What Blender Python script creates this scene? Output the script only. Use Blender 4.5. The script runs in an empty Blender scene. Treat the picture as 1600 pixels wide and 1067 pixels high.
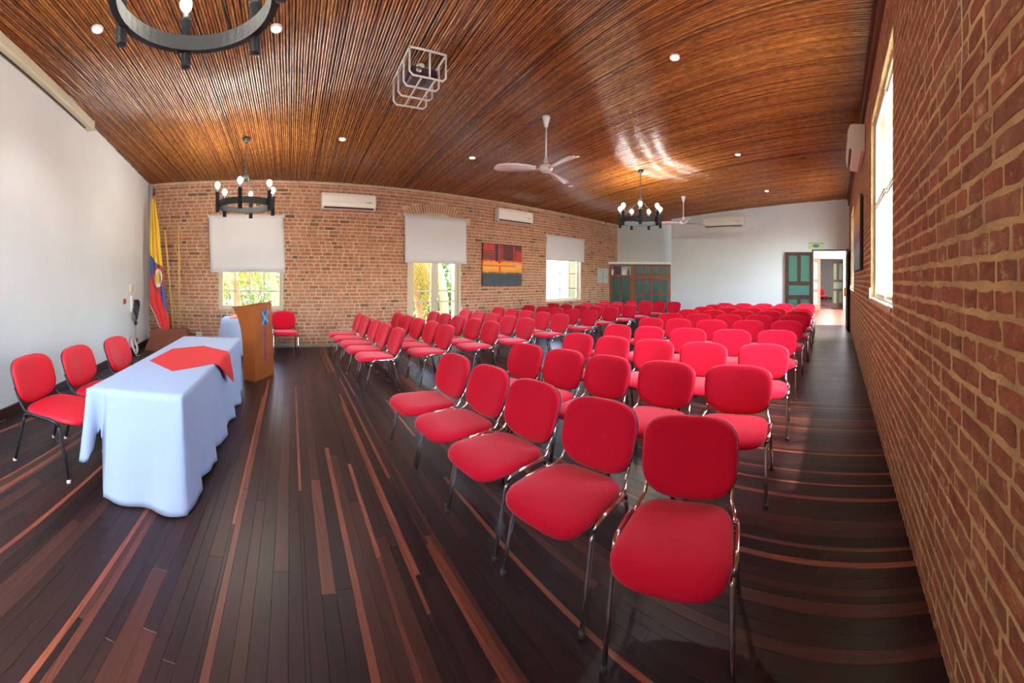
import bpy, bmesh, math, random
from mathutils import Vector, Matrix, noise
random.seed(7)
PI = math.pi
sc = bpy.context.scene
C = sc.collection

# ------------------------------------------------------------------ camera
CAM_H = 1.6
F_PX = 571.744
cam = bpy.data.cameras.new('camera')
cam.type = 'PANO'
cam.panorama_type = 'CENTRAL_CYLINDRICAL'
cam.central_cylindrical_range_u_min = (0 - 800.65) / F_PX
cam.central_cylindrical_range_u_max = (1600 - 800.65) / F_PX
cam.central_cylindrical_range_v_min = -(1067 - 434.29) / F_PX
cam.central_cylindrical_range_v_max = 434.29 / F_PX
cam.central_cylindrical_radius = 1.0
cam.clip_start = 0.02
cam.clip_end = 300
camo = bpy.data.objects.new('camera', cam)
C.objects.link(camo)
yaw, pitch, roll = 0.6859, 0.0011, 0.0068
Fv = Vector((math.sin(yaw) * math.cos(pitch), math.cos(yaw) * math.cos(pitch), math.sin(pitch)))
Rv = Vector((math.cos(yaw), -math.sin(yaw), 0))
Uv = Rv.cross(Fv)
R2 = Rv * math.cos(roll) + Uv * math.sin(roll)
U2 = -Rv * math.sin(roll) + Uv * math.cos(roll)
m = Matrix((R2, U2, -Fv)).transposed().to_4x4()
m.translation = Vector((0, 0, CAM_H))
camo.matrix_world = m
sc.camera = camo

# ------------------------------------------------------------------ view, world, sun
sc.view_settings.view_transform = 'Standard'
sc.view_settings.look = 'None'
sc.view_settings.gamma = 1.0
sc.view_settings.use_curve_mapping = False
sc.view_settings.exposure = 0.38
sc.cycles.use_denoising = True
sc.cycles.max_bounces = 10
sc.cycles.diffuse_bounces = 6
sc.cycles.glossy_bounces = 4
sc.cycles.transmission_bounces = 6
sc.cycles.transparent_max_bounces = 10
sc.cycles.sample_clamp_indirect = 6.0
sc.cycles.caustics_reflective = False
sc.cycles.caustics_refractive = False

w = bpy.data.worlds.new('world'); sc.world = w; w.use_nodes = True
nt = w.node_tree; nt.nodes.clear()
sky = nt.nodes.new('ShaderNodeTexSky'); sky.sky_type = 'NISHITA'
sky.sun_disc = False; sky.sun_elevation = math.radians(62); sky.sun_rotation = math.radians(200)
sky.air_density = 1.2; sky.dust_density = 3.0
mixs = nt.nodes.new('ShaderNodeMixRGB'); mixs.inputs[0].default_value = 0.6
mixs.inputs[2].default_value = (0.21, 0.24, 0.29, 1)
bg = nt.nodes.new('ShaderNodeBackground'); bg.inputs[1].default_value = 15.0
wo = nt.nodes.new('ShaderNodeOutputWorld')
nt.links.new(sky.outputs[0], mixs.inputs[1]); nt.links.new(mixs.outputs[0], bg.inputs[0]); nt.links.new(bg.outputs[0], wo.inputs[0])

sun = bpy.data.lights.new('sun', 'SUN'); sun.energy = 5; sun.angle = math.radians(1.5); sun.color = (1, .95, .85)
suno = bpy.data.objects.new('sun', sun); C.objects.link(suno)
suno.rotation_euler = (math.radians(28), math.radians(8), 0)   # sun high on the -Y side

# ------------------------------------------------------------------ helpers
def link(o, parent=None):
    C.objects.link(o)
    if parent is not None: o.parent = parent
    return o

class MB:
    def __init__(s): s.v = []; s.f = []; s.sm = []; s.mi = []; s.cur = 0
    def add(s, vs, fs, smooth=False, M=None):
        b = len(s.v)
        if M is not None: vs = [M @ Vector(p) for p in vs]
        s.v += [tuple(p) for p in vs]
        s.f += [tuple(b + i for i in f) for f in fs]
        s.sm += [smooth] * len(fs); s.mi += [s.cur] * len(fs)
        return s
    def box(s, x0, x1, y0, y1, z0, z1, M=None):
        vs = [(x0,y0,z0),(x1,y0,z0),(x1,y1,z0),(x0,y1,z0),(x0,y0,z1),(x1,y0,z1),(x1,y1,z1),(x0,y1,z1)]
        return s.add(vs, [(0,3,2,1),(4,5,6,7),(0,1,5,4),(1,2,6,5),(2,3,7,6),(3,0,4,7)], False, M)
    def bbox(s, x0, x1, y0, y1, z0, z1, r=.01, M=None):
        """box with chamfered edges"""
        vs = []; fs = []
        X = (x0, x1); Y = (y0, y1); Z = (z0, z1)
        idx = {}
        for i in (0,1):
            for j in (0,1):
                for k in (0,1):
                    sx = r if i == 0 else -r; sy = r if j == 0 else -r; sz = r if k == 0 else -r
                    for a, p in enumerate(((X[i], Y[j]+sy, Z[k]+sz), (X[i]+sx, Y[j], Z[k]+sz), (X[i]+sx, Y[j]+sy, Z[k]))):
                        idx[(i,j,k,a)] = len(vs); vs.append(p)
        def q(*t): fs.append(tuple(idx[u] for u in t))
        for i in (0,1):
            t = [(i,0,0,0),(i,1,0,0),(i,1,1,0),(i,0,1,0)]; q(*(t if i else t[::-1]))
            t = [(0,i,0,1),(1,i,0,1),(1,i,1,1),(0,i,1,1)]; q(*(t[::-1] if i else t))
            t = [(0,0,i,2),(1,0,i,2),(1,1,i,2),(0,1,i,2)]; q(*(t if i else t[::-1]))
        for i in (0,1):
            for j in (0,1):
                t = [(i,j,0,0),(i,j,1,0),(i,j,1,1),(i,j,0,1)]; q(*(t if (i == j) else t[::-1]))
                t = [(i,0,j,0),(i,1,j,0),(i,1,j,2),(i,0,j,2)]; q(*(t[::-1] if (i == j) else t))
                t = [(0,i,j,1),(1,i,j,1),(1,i,j,2),(0,i,j,2)]; q(*(t if (i == j) else t[::-1]))
                for k in (0,1):
                    t = [(i,j,k,0),(i,j,k,1),(i,j,k,2)]; q(*(t if (i+j+k) % 2 else t[::-1]))
        return s.add(vs, fs, False, M)
    def tube(s, path, r, n=8, closed=False, caps=True, flat=1.0, M=None, smooth=True):
        P = [Vector(p) for p in path]; N = len(P); vs = []; fs = []
        up = None
        for i, p in enumerate(P):
            if closed: t = (P[(i+1) % N] - P[i-1])
            else: t = P[min(i+1, N-1)] - P[max(i-1, 0)]
            t.normalize()
            if up is None:
                up = Vector((0,0,1)) if abs(t.z) < .9 else Vector((1,0,0))
            a = (up - t * up.dot(t)); 
            if a.length < 1e-6: a = t.orthogonal()
            a.normalize(); up = a
            b = t.cross(a)
            rr = r[i] if isinstance(r, (list, tuple)) else r
            for k in range(n):
                an = 2*PI*k/n
                vs.append(p + a*math.cos(an)*rr*flat + b*math.sin(an)*rr)
        for i in range(N if closed else N-1):
            j = (i+1) % N
            for k in range(n):
                k2 = (k+1) % n
                fs.append((i*n+k, i*n+k2, j*n+k2, j*n+k))
        if caps and not closed:
            fs.append(tuple(range(n-1, -1, -1))); fs.append(tuple((N-1)*n + k for k in range(n)))
        return s.add(vs, fs, smooth, M)
    def lathe(s, prof, n=16, cx=0, cy=0, M=None, smooth=True):
        vs = []; fs = []
        for r, z in prof:
            for k in range(n):
                a = 2*PI*k/n; vs.append((cx + r*math.cos(a), cy + r*math.sin(a), z))
        for i in range(len(prof)-1):
            for k in range(n):
                k2 = (k+1) % n
                fs.append((i*n+k, i*n+k2, (i+1)*n+k2, (i+1)*n+k))
        fs.append(tuple(range(n-1, -1, -1))); fs.append(tuple((len(prof)-1)*n + k for k in range(n)))
        return s.add(vs, fs, smooth, M)
    def prism(s, poly, d0, d1, M=None):
        """poly in local (a,b); extruded along c from d0 to d1: points (a, b, c)"""
        n = len(poly)
        vs = [(a, b, d0) for a, b in poly] + [(a, b, d1) for a, b in poly]
        fs = [tuple(range(n-1, -1, -1)), tuple(range(n, 2*n))] + [(i, (i+1) % n, n+(i+1) % n, n+i) for i in range(n)]
        return s.add(vs, fs, False, M)
    def grid(s, fn, nu, nv, smooth=True, closed_u=False, M=None):
        vs = []; fs = []
        for j in range(nv+1):
            for i in range(nu if closed_u else nu+1):
                vs.append(fn(i/nu, j/nv))
        W = nu if closed_u else nu+1
        for j in range(nv):
            for i in range(nu):
                i2 = (i+1) % W if closed_u else i+1
                fs.append((j*W+i, j*W+i2, (j+1)*W+i2, (j+1)*W+i))
        return s.add(vs, fs, smooth, M)
    def mesh(s, name, mats):
        me = bpy.data.meshes.new(name)
        me.from_pydata(s.v, [], s.f)
        if not isinstance(mats, (list, tuple)): mats = [mats]
        for mm in mats: me.materials.append(mm)
        me.polygons.foreach_set('use_smooth', s.sm)
        if any(s.mi): me.polygons.foreach_set('material_index', s.mi)
        me.update()
        return me
    def build(s, name, mats, parent=None, loc=None):
        o = bpy.data.objects.new(name, s.mesh(name, mats))
        if loc: o.location = loc
        return link(o, parent)

def solidify(o, t, offset=0):
    md = o.modifiers.new('solid', 'SOLIDIFY'); md.thickness = t; md.offset = offset
    return o
def tag(o, label=None, cat=None, group=None, kind=None):
    if label: o['label'] = label
    if cat: o['category'] = cat
    if group: o['group'] = group
    if kind: o['kind'] = kind
    return o
def thing(name, label, cat, loc=(0,0,0), rz=0, group=None):
    o = bpy.data.objects.new(name, None); o.empty_display_size = .1
    o.location = loc; o.rotation_euler = (0,0,rz); link(o)
    return tag(o, label, cat, group)
def struct(o): return tag(o, kind='structure')
def copy_tree(o, parent=None):
    c = o.copy(); link(c, parent)
    KIDS[c.name] = [copy_tree(ch, c) for ch in KIDS.get(o.name, [])]
    return c
KIDS = {}
def index_kids(root):
    def rec(o):
        ks = [x for x in bpy.data.objects if x.parent == o]
        KIDS[o.name] = ks
        for k in ks: rec(k)
    rec(root)
def text_mesh(s, size, extrude=.001, align='CENTER'):
    cu = bpy.data.curves.new('t', 'FONT'); cu.body = s; cu.size = size; cu.extrude = extrude
    cu.align_x = align; cu.align_y = 'CENTER'; cu.resolution_u = 2; cu.offset = size*.02
    o = bpy.data.objects.new('t', cu); C.objects.link(o)
    dg = bpy.context.evaluated_depsgraph_get(); dg.update()
    me = bpy.data.meshes.new_from_object(o.evaluated_get(dg))
    bpy.data.objects.remove(o); bpy.data.curves.remove(cu)
    return me

# ------------------------------------------------------------------ materials
def mat(name, col, rough=.5, metal=0, bump=0, bscale=50, spec=.5, var=0, vscale=5, coat=0, sheen=0, emit=0, emc=None, trans=0):
    M = bpy.data.materials.new(name); M.use_nodes = True
    t = M.node_tree; b = t.nodes['Principled BSDF']
    b.inputs['Base Color'].default_value = (*col, 1); b.inputs['Roughness'].default_value = rough
    b.inputs['Metallic'].default_value = metal; b.inputs['Specular IOR Level'].default_value = spec
    b.inputs['Coat Weight'].default_value = coat; b.inputs['Sheen Weight'].default_value = sheen
    if sheen: b.inputs['Sheen Roughness'].default_value = .4
    if trans: b.inputs['Transmission Weight'].default_value = trans
    if emit:
        b.inputs['Emission Color'].default_value = (*(emc or col), 1); b.inputs['Emission Strength'].default_value = emit
    if bump or var:
        tc = t.nodes.new('ShaderNodeTexCoord')
    if bump:
        n = t.nodes.new('ShaderNodeTexNoise'); n.inputs['Scale'].default_value = bscale; n.inputs['Detail'].default_value = 4
        bp = t.nodes.new('ShaderNodeBump'); bp.inputs['Strength'].default_value = bump; bp.inputs['Distance'].default_value = .01
        t.links.new(tc.outputs['Object'], n.inputs['Vector']); t.links.new(n.outputs[0], bp.inputs['Height']); t.links.new(bp.outputs[0], b.inputs['Normal'])
    if var:
        n2 = t.nodes.new('ShaderNodeTexNoise'); n2.inputs['Scale'].default_value = vscale; n2.inputs['Detail'].default_value = 5
        mx = t.nodes.new('ShaderNodeMixRGB'); mx.blend_type = 'MULTIPLY'; mx.inputs[1].default_value = (*col, 1)
        cr = t.nodes.new('ShaderNodeValToRGB'); cr.color_ramp.elements[0].position = .3; cr.color_ramp.elements[1].position = .7
        cr.color_ramp.elements[0].color = (1-var, 1-var, 1-var, 1)
        mx.inputs[0].default_value = 1
        t.links.new(tc.outputs['Object'], n2.inputs['Vector']); t.links.new(n2.outputs[0], cr.inputs[0]); t.links.new(cr.outputs[0], mx.inputs[2]); t.links.new(mx.outputs[0], b.inputs['Base Color'])
    return M

def piece_mat(name, stops, rough=.8, smear=None, smear_at=.62, noise_scale=(8,8,8), rot=0, dark=.35, bump=.3, bscale=60, spec=.4, rough_var=0, coat=0):
    """colour drawn per piece (object random + island random), world-space grain"""
    M = bpy.data.materials.new(name); M.use_nodes = True
    t = M.node_tree; L = t.links; b = t.nodes['Principled BSDF']
    oi = t.nodes.new('ShaderNodeObjectInfo'); g = t.nodes.new('ShaderNodeNewGeometry')
    a = t.nodes.new('ShaderNodeMath'); a.operation = 'ADD'; fr = t.nodes.new('ShaderNodeMath'); fr.operation = 'FRACT'
    L.new(oi.outputs['Random'], a.inputs[0]); L.new(g.outputs['Random Per Island'], a.inputs[1]); L.new(a.outputs[0], fr.inputs[0])
    cr = t.nodes.new('ShaderNodeValToRGB'); e = cr.color_ramp.elements
    cr.color_ramp.interpolation = 'LINEAR'
    while len(e) > 1: e.remove(e[-1])
    e[0].position = stops[0][0]; e[0].color = (*stops[0][1], 1)
    for p, c in stops[1:]:
        k = e.new(p); k.color = (*c, 1)
    L.new(fr.outputs[0], cr.inputs[0])
    mp = t.nodes.new('ShaderNodeMapping'); mp.inputs['Rotation'].default_value = (0,0,rot); mp.inputs['Scale'].default_value = noise_scale
    L.new(g.outputs['Position'], mp.inputs[0])
    # shift grain per piece
    sc1 = t.nodes.new('ShaderNodeMath'); sc1.operation = 'MULTIPLY'; sc1.inputs[1].default_value = 37.0; L.new(fr.outputs[0], sc1.inputs[0])
    n = t.nodes.new('ShaderNodeTexNoise'); n.noise_dimensions = '4D'; n.inputs['Scale'].default_value = 1; n.inputs['Detail'].default_value = 6; n.inputs['Roughness'].default_value = .62
    L.new(mp.outputs[0], n.inputs['Vector']); L.new(sc1.outputs[0], n.inputs['W'])
    r2 = t.nodes.new('ShaderNodeValToRGB'); r2.color_ramp.elements[0].position = .28; r2.color_ramp.elements[1].position = .68
    r2.color_ramp.elements[0].color = (1-dark,)*3 + (1,); r2.color_ramp.elements[1].color = (1.12,)*3 + (1,)
    L.new(n.outputs[0], r2.inputs[0])
    mx = t.nodes.new('ShaderNodeMixRGB'); mx.blend_type = 'MULTIPLY'; mx.inputs[0].default_value = 1
    L.new(cr.outputs[0], mx.inputs[1]); L.new(r2.outputs[0], mx.inputs[2]); out = mx.outputs[0]
    if smear:
        ns = t.nodes.new('ShaderNodeTexNoise'); ns.inputs['Scale'].default_value = 9; ns.inputs['Detail'].default_value = 9; ns.inputs['Roughness'].default_value = .72
        L.new(g.outputs['Position'], ns.inputs['Vector'])
        rs = t.nodes.new('ShaderNodeValToRGB'); rs.color_ramp.elements[0].position = smear_at; rs.color_ramp.elements[1].position = smear_at+.10
        L.new(ns.outputs[0], rs.inputs[0]); m3 = t.nodes.new('ShaderNodeMixRGB'); m3.inputs[2].default_value = (*smear, 1)
        L.new(rs.outputs[0], m3.inputs[0]); L.new(out, m3.inputs[1]); out = m3.outputs[0]
    L.new(out, b.inputs['Base Color'])
    b.inputs['Roughness'].default_value = rough; b.inputs['Specular IOR Level'].default_value = spec; b.inputs['Coat Weight'].default_value = coat
    b.inputs['Coat Roughness'].default_value = .12
    if rough_var:
        ma = t.nodes.new('ShaderNodeMapRange'); ma.inputs[3].default_value = rough-rough_var; ma.inputs[4].default_value = rough+rough_var
        L.new(n.outputs[0], ma.inputs[0]); L.new(ma.outputs[0], b.inputs['Roughness'])
    if bump:
        n3 = t.nodes.new('ShaderNodeTexNoise'); n3.inputs['Scale'].default_value = bscale; n3.inputs['Detail'].default_value = 5
        L.new(g.outputs['Position'], n3.inputs['Vector'])
        bp = t.nodes.new('ShaderNodeBump'); bp.inputs['Strength'].default_value = bump; bp.inputs['Distance'].default_value = .01
        L.new(n3.outputs[0], bp.inputs['Height']); L.new(bp.outputs[0], b.inputs['Normal'])
    return M

M_brick = piece_mat('brick_rose', [(0,(.35,.14,.08)),(.25,(.44,.20,.12)),(.5,(.40,.165,.09)),(.7,(.46,.24,.15)),(.86,(.36,.19,.12)),(.93,(.22,.12,.075)),(.96,(.13,.09,.065)),(1,(.40,.17,.10))], rough=.9, noise_scale=(14,14,14), dark=.35, bump=.5, bscale=45, smear=(.52,.34,.22), smear_at=.62)
M_brick_r = piece_mat('brick_red', [(0,(.31,.105,.055)),(.3,(.40,.14,.075)),(.55,(.34,.115,.06)),(.75,(.43,.18,.10)),(.9,(.28,.125,.07)),(1,(.36,.12,.065))], rough=.88, noise_scale=(16,16,16), dark=.5, bump=.9, bscale=70, smear=(.56,.39,.22), smear_at=.565)
M_mortar = mat('mortar_cream', (.66,.44,.28), .95, bump=.6, bscale=40, var=.3, vscale=3)
M_mortar_r = mat('mortar_ochre', (.70,.48,.23), .95, bump=1.0, bscale=60, var=.4, vscale=6)
M_plank = piece_mat('floor_plank', [(0,(.024,.013,.014)),(.3,(.034,.017,.018)),(.55,(.020,.011,.012)),(.74,(.046,.021,.019)),(.84,(.085,.030,.024)),(.93,(.042,.019,.018)),(1,(.022,.012,.013))], rough=.32, noise_scale=(40,1.6,40), rot=.08, dark=.35, bump=.05, bscale=30, rough_var=.06, spec=.25)
M_plank_worn = piece_mat('floor_plank_worn', [(0,(.12,.035,.024)),(.4,(.20,.055,.034)),(.75,(.27,.075,.045)),(1,(.33,.09,.05))], rough=.34, noise_scale=(60,1.3,60), rot=.08, dark=.72, bump=.05, bscale=30, rough_var=.1, spec=.4)
M_cane = piece_mat('varnished_cane', [(0,(.28,.09,.025)),(.2,(.48,.175,.036)),(.4,(.24,.068,.018)),(.6,(.37,.125,.027)),(.8,(.54,.215,.04)),(1,(.13,.04,.013))], rough=.20, noise_scale=(30,9,30), rot=.08, dark=.68, bump=.25, bscale=30, spec=.6, coat=.3)
M_backing = mat('cane_backing', (.05,.018,.008), .8)
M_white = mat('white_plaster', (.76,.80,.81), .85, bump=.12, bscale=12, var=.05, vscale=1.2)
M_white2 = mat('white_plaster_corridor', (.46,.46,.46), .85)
M_beige = mat('beige_paint', (.50,.43,.29), .5)
M_cream = mat('cream_frame', (.68,.62,.45), .45)
M_blind = mat('roller_blind_fabric', (.64,.65,.66), .9, bump=.1, bscale=200)
M_acw = mat('ac_plastic', (.80,.76,.67), .35)
M_dark = mat('dark_plastic', (.02,.02,.022), .4)
M_black = mat('black_metal', (.022,.024,.028), .45)
M_iron = mat('wrought_iron', (.014,.018,.022), .55, bump=.3, bscale=60)
M_chrome = mat('chrome', (.75,.75,.76), .12, metal=1)
M_red = mat('red_fabric', (.58,.004,.026), .95, bump=.25, bscale=420, sheen=.25, spec=.2)
M_redb = mat('red_vinyl', (.62,.004,.022), .6)
M_shell = mat('black_shell', (.02,.02,.028), .35)
M_rubber = mat('rubber', (.05,.05,.05), .7)
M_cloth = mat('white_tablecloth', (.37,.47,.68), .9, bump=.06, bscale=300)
M_runner = mat('red_tablecloth', (.66,.03,.035), .9, bump=.1, bscale=300)
M_peach = mat('peach_cloth', (.80,.28,.17), .9)
M_lect = mat('lectern_wood', (.46,.12,.016), .45, var=.25, vscale=2.5)
M_lect2 = mat('lectern_front_wood', (.36,.10,.02), .45, var=.2, vscale=2.5)
M_stand = mat('stand_wood', (.22,.05,.018), .75, var=.3, vscale=4)
M_gold = mat('golden_pole', (.62,.40,.09), .35)
M_dwood = mat('dark_door_wood', (.085,.035,.022), .45, var=.3, vscale=3)
M_dwood2 = mat('closet_wood', (.23,.065,.022), .5, var=.35, vscale=3)
M_green = mat('green_panel', (.065,.20,.145), .5)
M_green2 = mat('green_glass_panel', (.02,.085,.07), .25)
M_lgreen = mat('pale_green_panel', (.16,.36,.19), .5)
M_olive = mat('olive_green_panel', (.26,.36,.22), .5)
M_base = mat('dark_baseboard', (.055,.016,.012), .4, var=.3)
M_fanw = mat('fan_enamel', (.78,.74,.70), .3)
M_cage = mat('cage_paint', (.80,.80,.70), .45)
M_proj = mat('projector_body', (.03,.012,.022), .3)
M_alu = mat('aluminium_cream', (.62,.60,.48), .35)
M_bulb = mat('bulb_glass', (1,1,1), .3, emit=38, emc=(1,.95,.80))
M_spot = mat('spot_lens', (1,1,1), .3, emit=42, emc=(1,.95,.78))
M_orange = mat('orange_plastic', (.85,.38,.03), .4)
M_beam = mat('brown_beam', (.17,.06,.032), .6, var=.35, vscale=5)
M_concrete = mat('grey_concrete', (.30,.26,.22), .8, var=.3)
M_redfloor = mat('red_cement_floor', (.13,.028,.014), .4, var=.2, vscale=2)
M_paving = mat('pale_paving', (.55,.50,.44), .9, var=.3)
M_leaf = piece_mat('leaf_green', [(0,(.04,.10,.008)),(.4,(.09,.17,.015)),(.8,(.17,.23,.02)),(1,(.05,.12,.01))], rough=.6, noise_scale=(3,3,3), bump=0)
M_leafo = piece_mat('leaf_dry_gold', [(0,(.33,.17,.008)),(.5,(.42,.26,.015)),(1,(.34,.12,.01))], rough=.7, noise_scale=(3,3,3), bump=0)
M_trunk = mat('palm_trunk', (.42,.22,.09), .9, bump=.5, bscale=20, var=.4)
def glass_mat():
    M = bpy.data.materials.new('window_glass'); M.use_nodes = True; t = M.node_tree; t.nodes.clear()
    o = t.nodes.new('ShaderNodeOutputMaterial'); tr = t.nodes.new('ShaderNodeBsdfTransparent'); gl = t.nodes.new('ShaderNodeBsdfGlossy')
    tr.inputs[0].default_value = (.93,.95,.94,1)
    gl.inputs['Roughness'].default_value = .02; fr = t.nodes.new('ShaderNodeFresnel'); fr.inputs[0].default_value = 1.5; mx = t.nodes.new('ShaderNodeMixShader')
    g = t.nodes.new('ShaderNodeNewGeometry'); mu = t.nodes.new('ShaderNodeMath'); mu.operation = 'MULTIPLY'; su = t.nodes.new('ShaderNodeMath'); su.operation = 'SUBTRACT'; su.inputs[0].default_value = 1
    t.links.new(g.outputs['Backfacing'], su.inputs[1]); t.links.new(fr.outputs[0], mu.inputs[0]); t.links.new(su.outputs[0], mu.inputs[1])
    t.links.new(mu.outputs[0], mx.inputs[0]); t.links.new(tr.outputs[0], mx.inputs[1]); t.links.new(gl.outputs[0], mx.inputs[2]); t.links.new(mx.outputs[0], o.inputs[0])
    return M
M_glass = glass_mat()

# ------------------------------------------------------------------ room dimensions
XL, XR, YB, YR = -2.6377, 12.7586, 8.2969, -0.4526
HC, SY = 4.3964, -0.0749          # ceiling z = HC + SY*y
XA = 13.45                        # far end of alcove
def cz(y): return HC + SY*y
AP = -0.08                        # boards and canes run a touch off square
DIR = Vector((-math.sin(AP), math.cos(AP), 0)); NRM = Vector((math.cos(AP), math.sin(AP), 0))
CAMP = Vector((0, 0, CAM_H))

# ------------------------------------------------------------------ floor
floor = MB().box(XL-.1, XA+.2, YR-.1, YB+.1, -.2, -.022).build('floor', M_backing); struct(floor)
def clip_range(x, x0, x1, y0, y1):
    """line through (x,0) along DIR clipped to rectangle -> parameter range"""
    lo = y0/DIR.y; hi = y1/DIR.y
    if abs(DIR.x) > 1e-6:
        a = (x0-x)/DIR.x; b = (x1-x)/DIR.x
        if a > b: a, b = b, a
        lo = max(lo, a); hi = min(hi, b)
    return lo, hi
planks = []
x = XL - .75
while x < XA + .2:
    wd = random.choice((.05,.06,.065,.07,.075,.022,.03,.04,.085,.028))
    lo, hi = clip_range(x + wd/2, XL+.002, XA, YR+.002, YB-.002)
    if hi - lo > .05:
        p = lo; 
        seg = random.uniform(.4, 2.6)
        while p < hi - .01:
            q = min(hi, p + seg); 
            if hi - q < .3: q = hi
            planks.append((x, wd, p, q, random.random() < (.42 if wd < .045 else .035))); p = q; seg = random.uniform(1.0, 3.2)
    x += wd
def plank_box(wd, L):
    g = .0005; c = .0008
    a = wd/2-g; l0 = g; l1 = L-g; zt = 0
    vs = [(-a,l0,-.02),(a,l0,-.02),(a,l1,-.02),(-a,l1,-.02),
          (-a,l0,-c),(a,l0,-c),(a,l1,-c),(-a,l1,-c),
          (-a+c,l0+c,zt),(a-c,l0+c,zt),(a-c,l1-c,zt),(-a+c,l1-c,zt)]
    fs = [(0,1,5,4),(1,2,6,5),(2,3,7,6),(3,0,4,7),(4,5,9,8),(5,6,10,9),(6,7,11,10),(7,4,8,11),(8,9,10,11)]
    return vs, fs
def pscore(pl):
    x, wd, p, q, worn = pl
    mid = Vector((x+wd/2, 0, 0)) + DIR*((p+q)/2)
    d = (mid - CAMP)
    r = math.hypot(d.x, d.y)
    ang = math.atan2(d.x, d.y)
    if not (-0.80 < ang < 2.12) or CAM_H/max(r, .01) > 1.35: return 1e9
    return r - wd*15 - (q-p)*.3
planks.sort(key=pscore)
pmesh = {}
stuff = MB()
for i, (x, wd, p, q, worn) in enumerate(planks):
    base = Vector((x+wd/2, 0, random.uniform(-.0008, 0))) + DIR*p
    if i < 300:
        key = (wd, round((q-p)*4)/4 if round((q-p)*4) else .25, worn)
        if key not in pmesh:
            vs, fs = plank_box(wd, key[1]); pmesh[key] = MB().add(vs, fs).mesh('plank', M_plank_worn if worn else M_plank)
        o = bpy.data.objects.new('plank', pmesh[key]); o.location = base; o.rotation_euler = (0,0,AP); o.scale = (1,(q-p)/key[1],1)
        link(o, floor)
    else:
        vs, fs = plank_box(wd, q-p); stuff.cur = int(worn)
        stuff.add(vs, fs, False, Matrix.Translation(base) @ Matrix.Rotation(AP, 4, 'Z'))
tag(stuff.build('plank_rows', [M_plank, M_plank_worn], floor), kind='stuff')

# ------------------------------------------------------------------ ceiling
ceil = MB().add([(XL-.1,YR-.1,cz(YR-.1)+.035),(XA+.2,YR-.1,cz(YR-.1)+.035),(XA+.2,YB+.1,cz(YB+.1)+.035),(XL-.1,YB+.1,cz(YB+.1)+.035),
    (XL-.1,YR-.1,cz(YR-.1)+.2),(XA+.2,YR-.1,cz(YR-.1)+.2),(XA+.2,YB+.1,cz(YB+.1)+.2),(XL-.1,YB+.1,cz(YB+.1)+.2)],
    [(0,3,2,1),(4,5,6,7),(0,1,5,4),(1,2,6,5),(2,3,7,6),(3,0,4,7)]).build('ceiling', M_backing); struct(ceil)
def cane_geo(L, seed, nseg=None):
    rnd = random.Random(seed); n = nseg or max(4, int(L/.3)); vs = []; fs = []
    k = 5; ph = rnd.uniform(0, 9); amp = rnd.uniform(.001, .0045); rb = rnd.uniform(.0125, .0155)
    for i in range(n+1):
        y = L*i/n; wob = amp*math.sin(y*1.7+ph) + amp*.6*math.sin(y*4.1+ph*2); zz = rnd.uniform(-.006, .003)
        r = rb*(1 + (.10 if i % 2 else -.02)) * (1 - .12*y/L)
        for j in range(k):
            a = PI + PI*j/(k-1)
            vs.append((wob + r*math.cos(a), y, r*math.sin(a)*1.05 + zz + .012))
    for i in range(n):
        for j in range(k-1):
            fs.append((i*k+j, (i+1)*k+j, (i+1)*k+j+1, i*k+j+1))
    return vs, fs
cane_meshes = [MB().add(*cane_geo(8.76, s), True).mesh('cane', M_cane) for s in range(14)]
slope = math.atan(SY*DIR.y)
CR = Matrix.Rotation(AP, 4, 'Z') @ Matrix.Rotation(slope, 4, 'X')
stuff = MB(); x = XL - .72; nc = 0
while x < XA + .1:
    lo, hi = clip_range(x, XL+.005, XA, YR+.003, YB-.003)
    if hi - lo > .1:
        b = Vector((x, 0, 0)) + DIR*lo; b.z = cz(b.y) + .004
        if nc < 300 and x > -2.6 + 0:
            o = bpy.data.objects.new('cane', random.choice(cane_meshes))
            o.matrix_world = Matrix.Translation(b) @ CR @ Matrix.Diagonal((1, (hi-lo)/8.76, 1, 1))
            link(o, ceil); nc += 1
        else:
            vs, fs = cane_geo(hi-lo, nc + int(x*100))
            stuff.add(vs, fs, True, Matrix.Translation(b) @ CR)
    x += random.uniform(.031, .0345)
tag(stuff.build('cane_rows', M_cane, ceil), kind='stuff')

# ------------------------------------------------------------------ brick walls
def brick_variant(seed, rough=.02, cr=.06):
    """unit brick: x 0..1 (length), z 0..1 (height), y 0 (back) .. -1 (face). 12-vertex worn outline"""
    rnd = random.Random(seed); n = 12; out = []
    k3 = cr*3
    pts = [(0,k3),(0,.5),(0,1-k3),(cr,1),(.4,1),(.7,1),(1-cr,1),(1,1-k3),(1,.5),(1,k3),(1-cr,0),(.62,0),(.33,0),(cr,0)]
    n = len(pts)
    P = [(x + rnd.uniform(-rough, rough)*.6, z + rnd.uniform(-rough, rough)*2.2) for x, z in pts]
    back = [(x, 0, z) for x, z in P]
    mid = [(x, -.7, z) for x, z in P]
    fr = [(.5+(x-.5)*.965, -1 + rnd.uniform(-.06, .06), .5+(z-.5)*.86) for x, z in P]
    vs = back + mid + fr
    fs = []
    for i in range(n):
        j = (i+1) % n
        fs.append((i, j, n+j, n+i)); fs.append((n+i, n+j, 2*n+j, 2*n+i))
    fs.append(tuple(range(2*n, 3*n)))
    return vs, fs
BV = [brick_variant(s) for s in range(16)]
BV2 = [brick_variant(s+50, .042, .03) for s in range(20)]

def subtract(iv, holes):
    res = [iv]
    for h0, h1 in holes:
        nr = []
        for a, b in res:
            if h1 <= a or h0 >= b: nr.append((a, b)); continue
            if h0 > a: nr.append((a, h0))
            if h1 < b: nr.append((h1, b))
        res = nr
    return res

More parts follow.
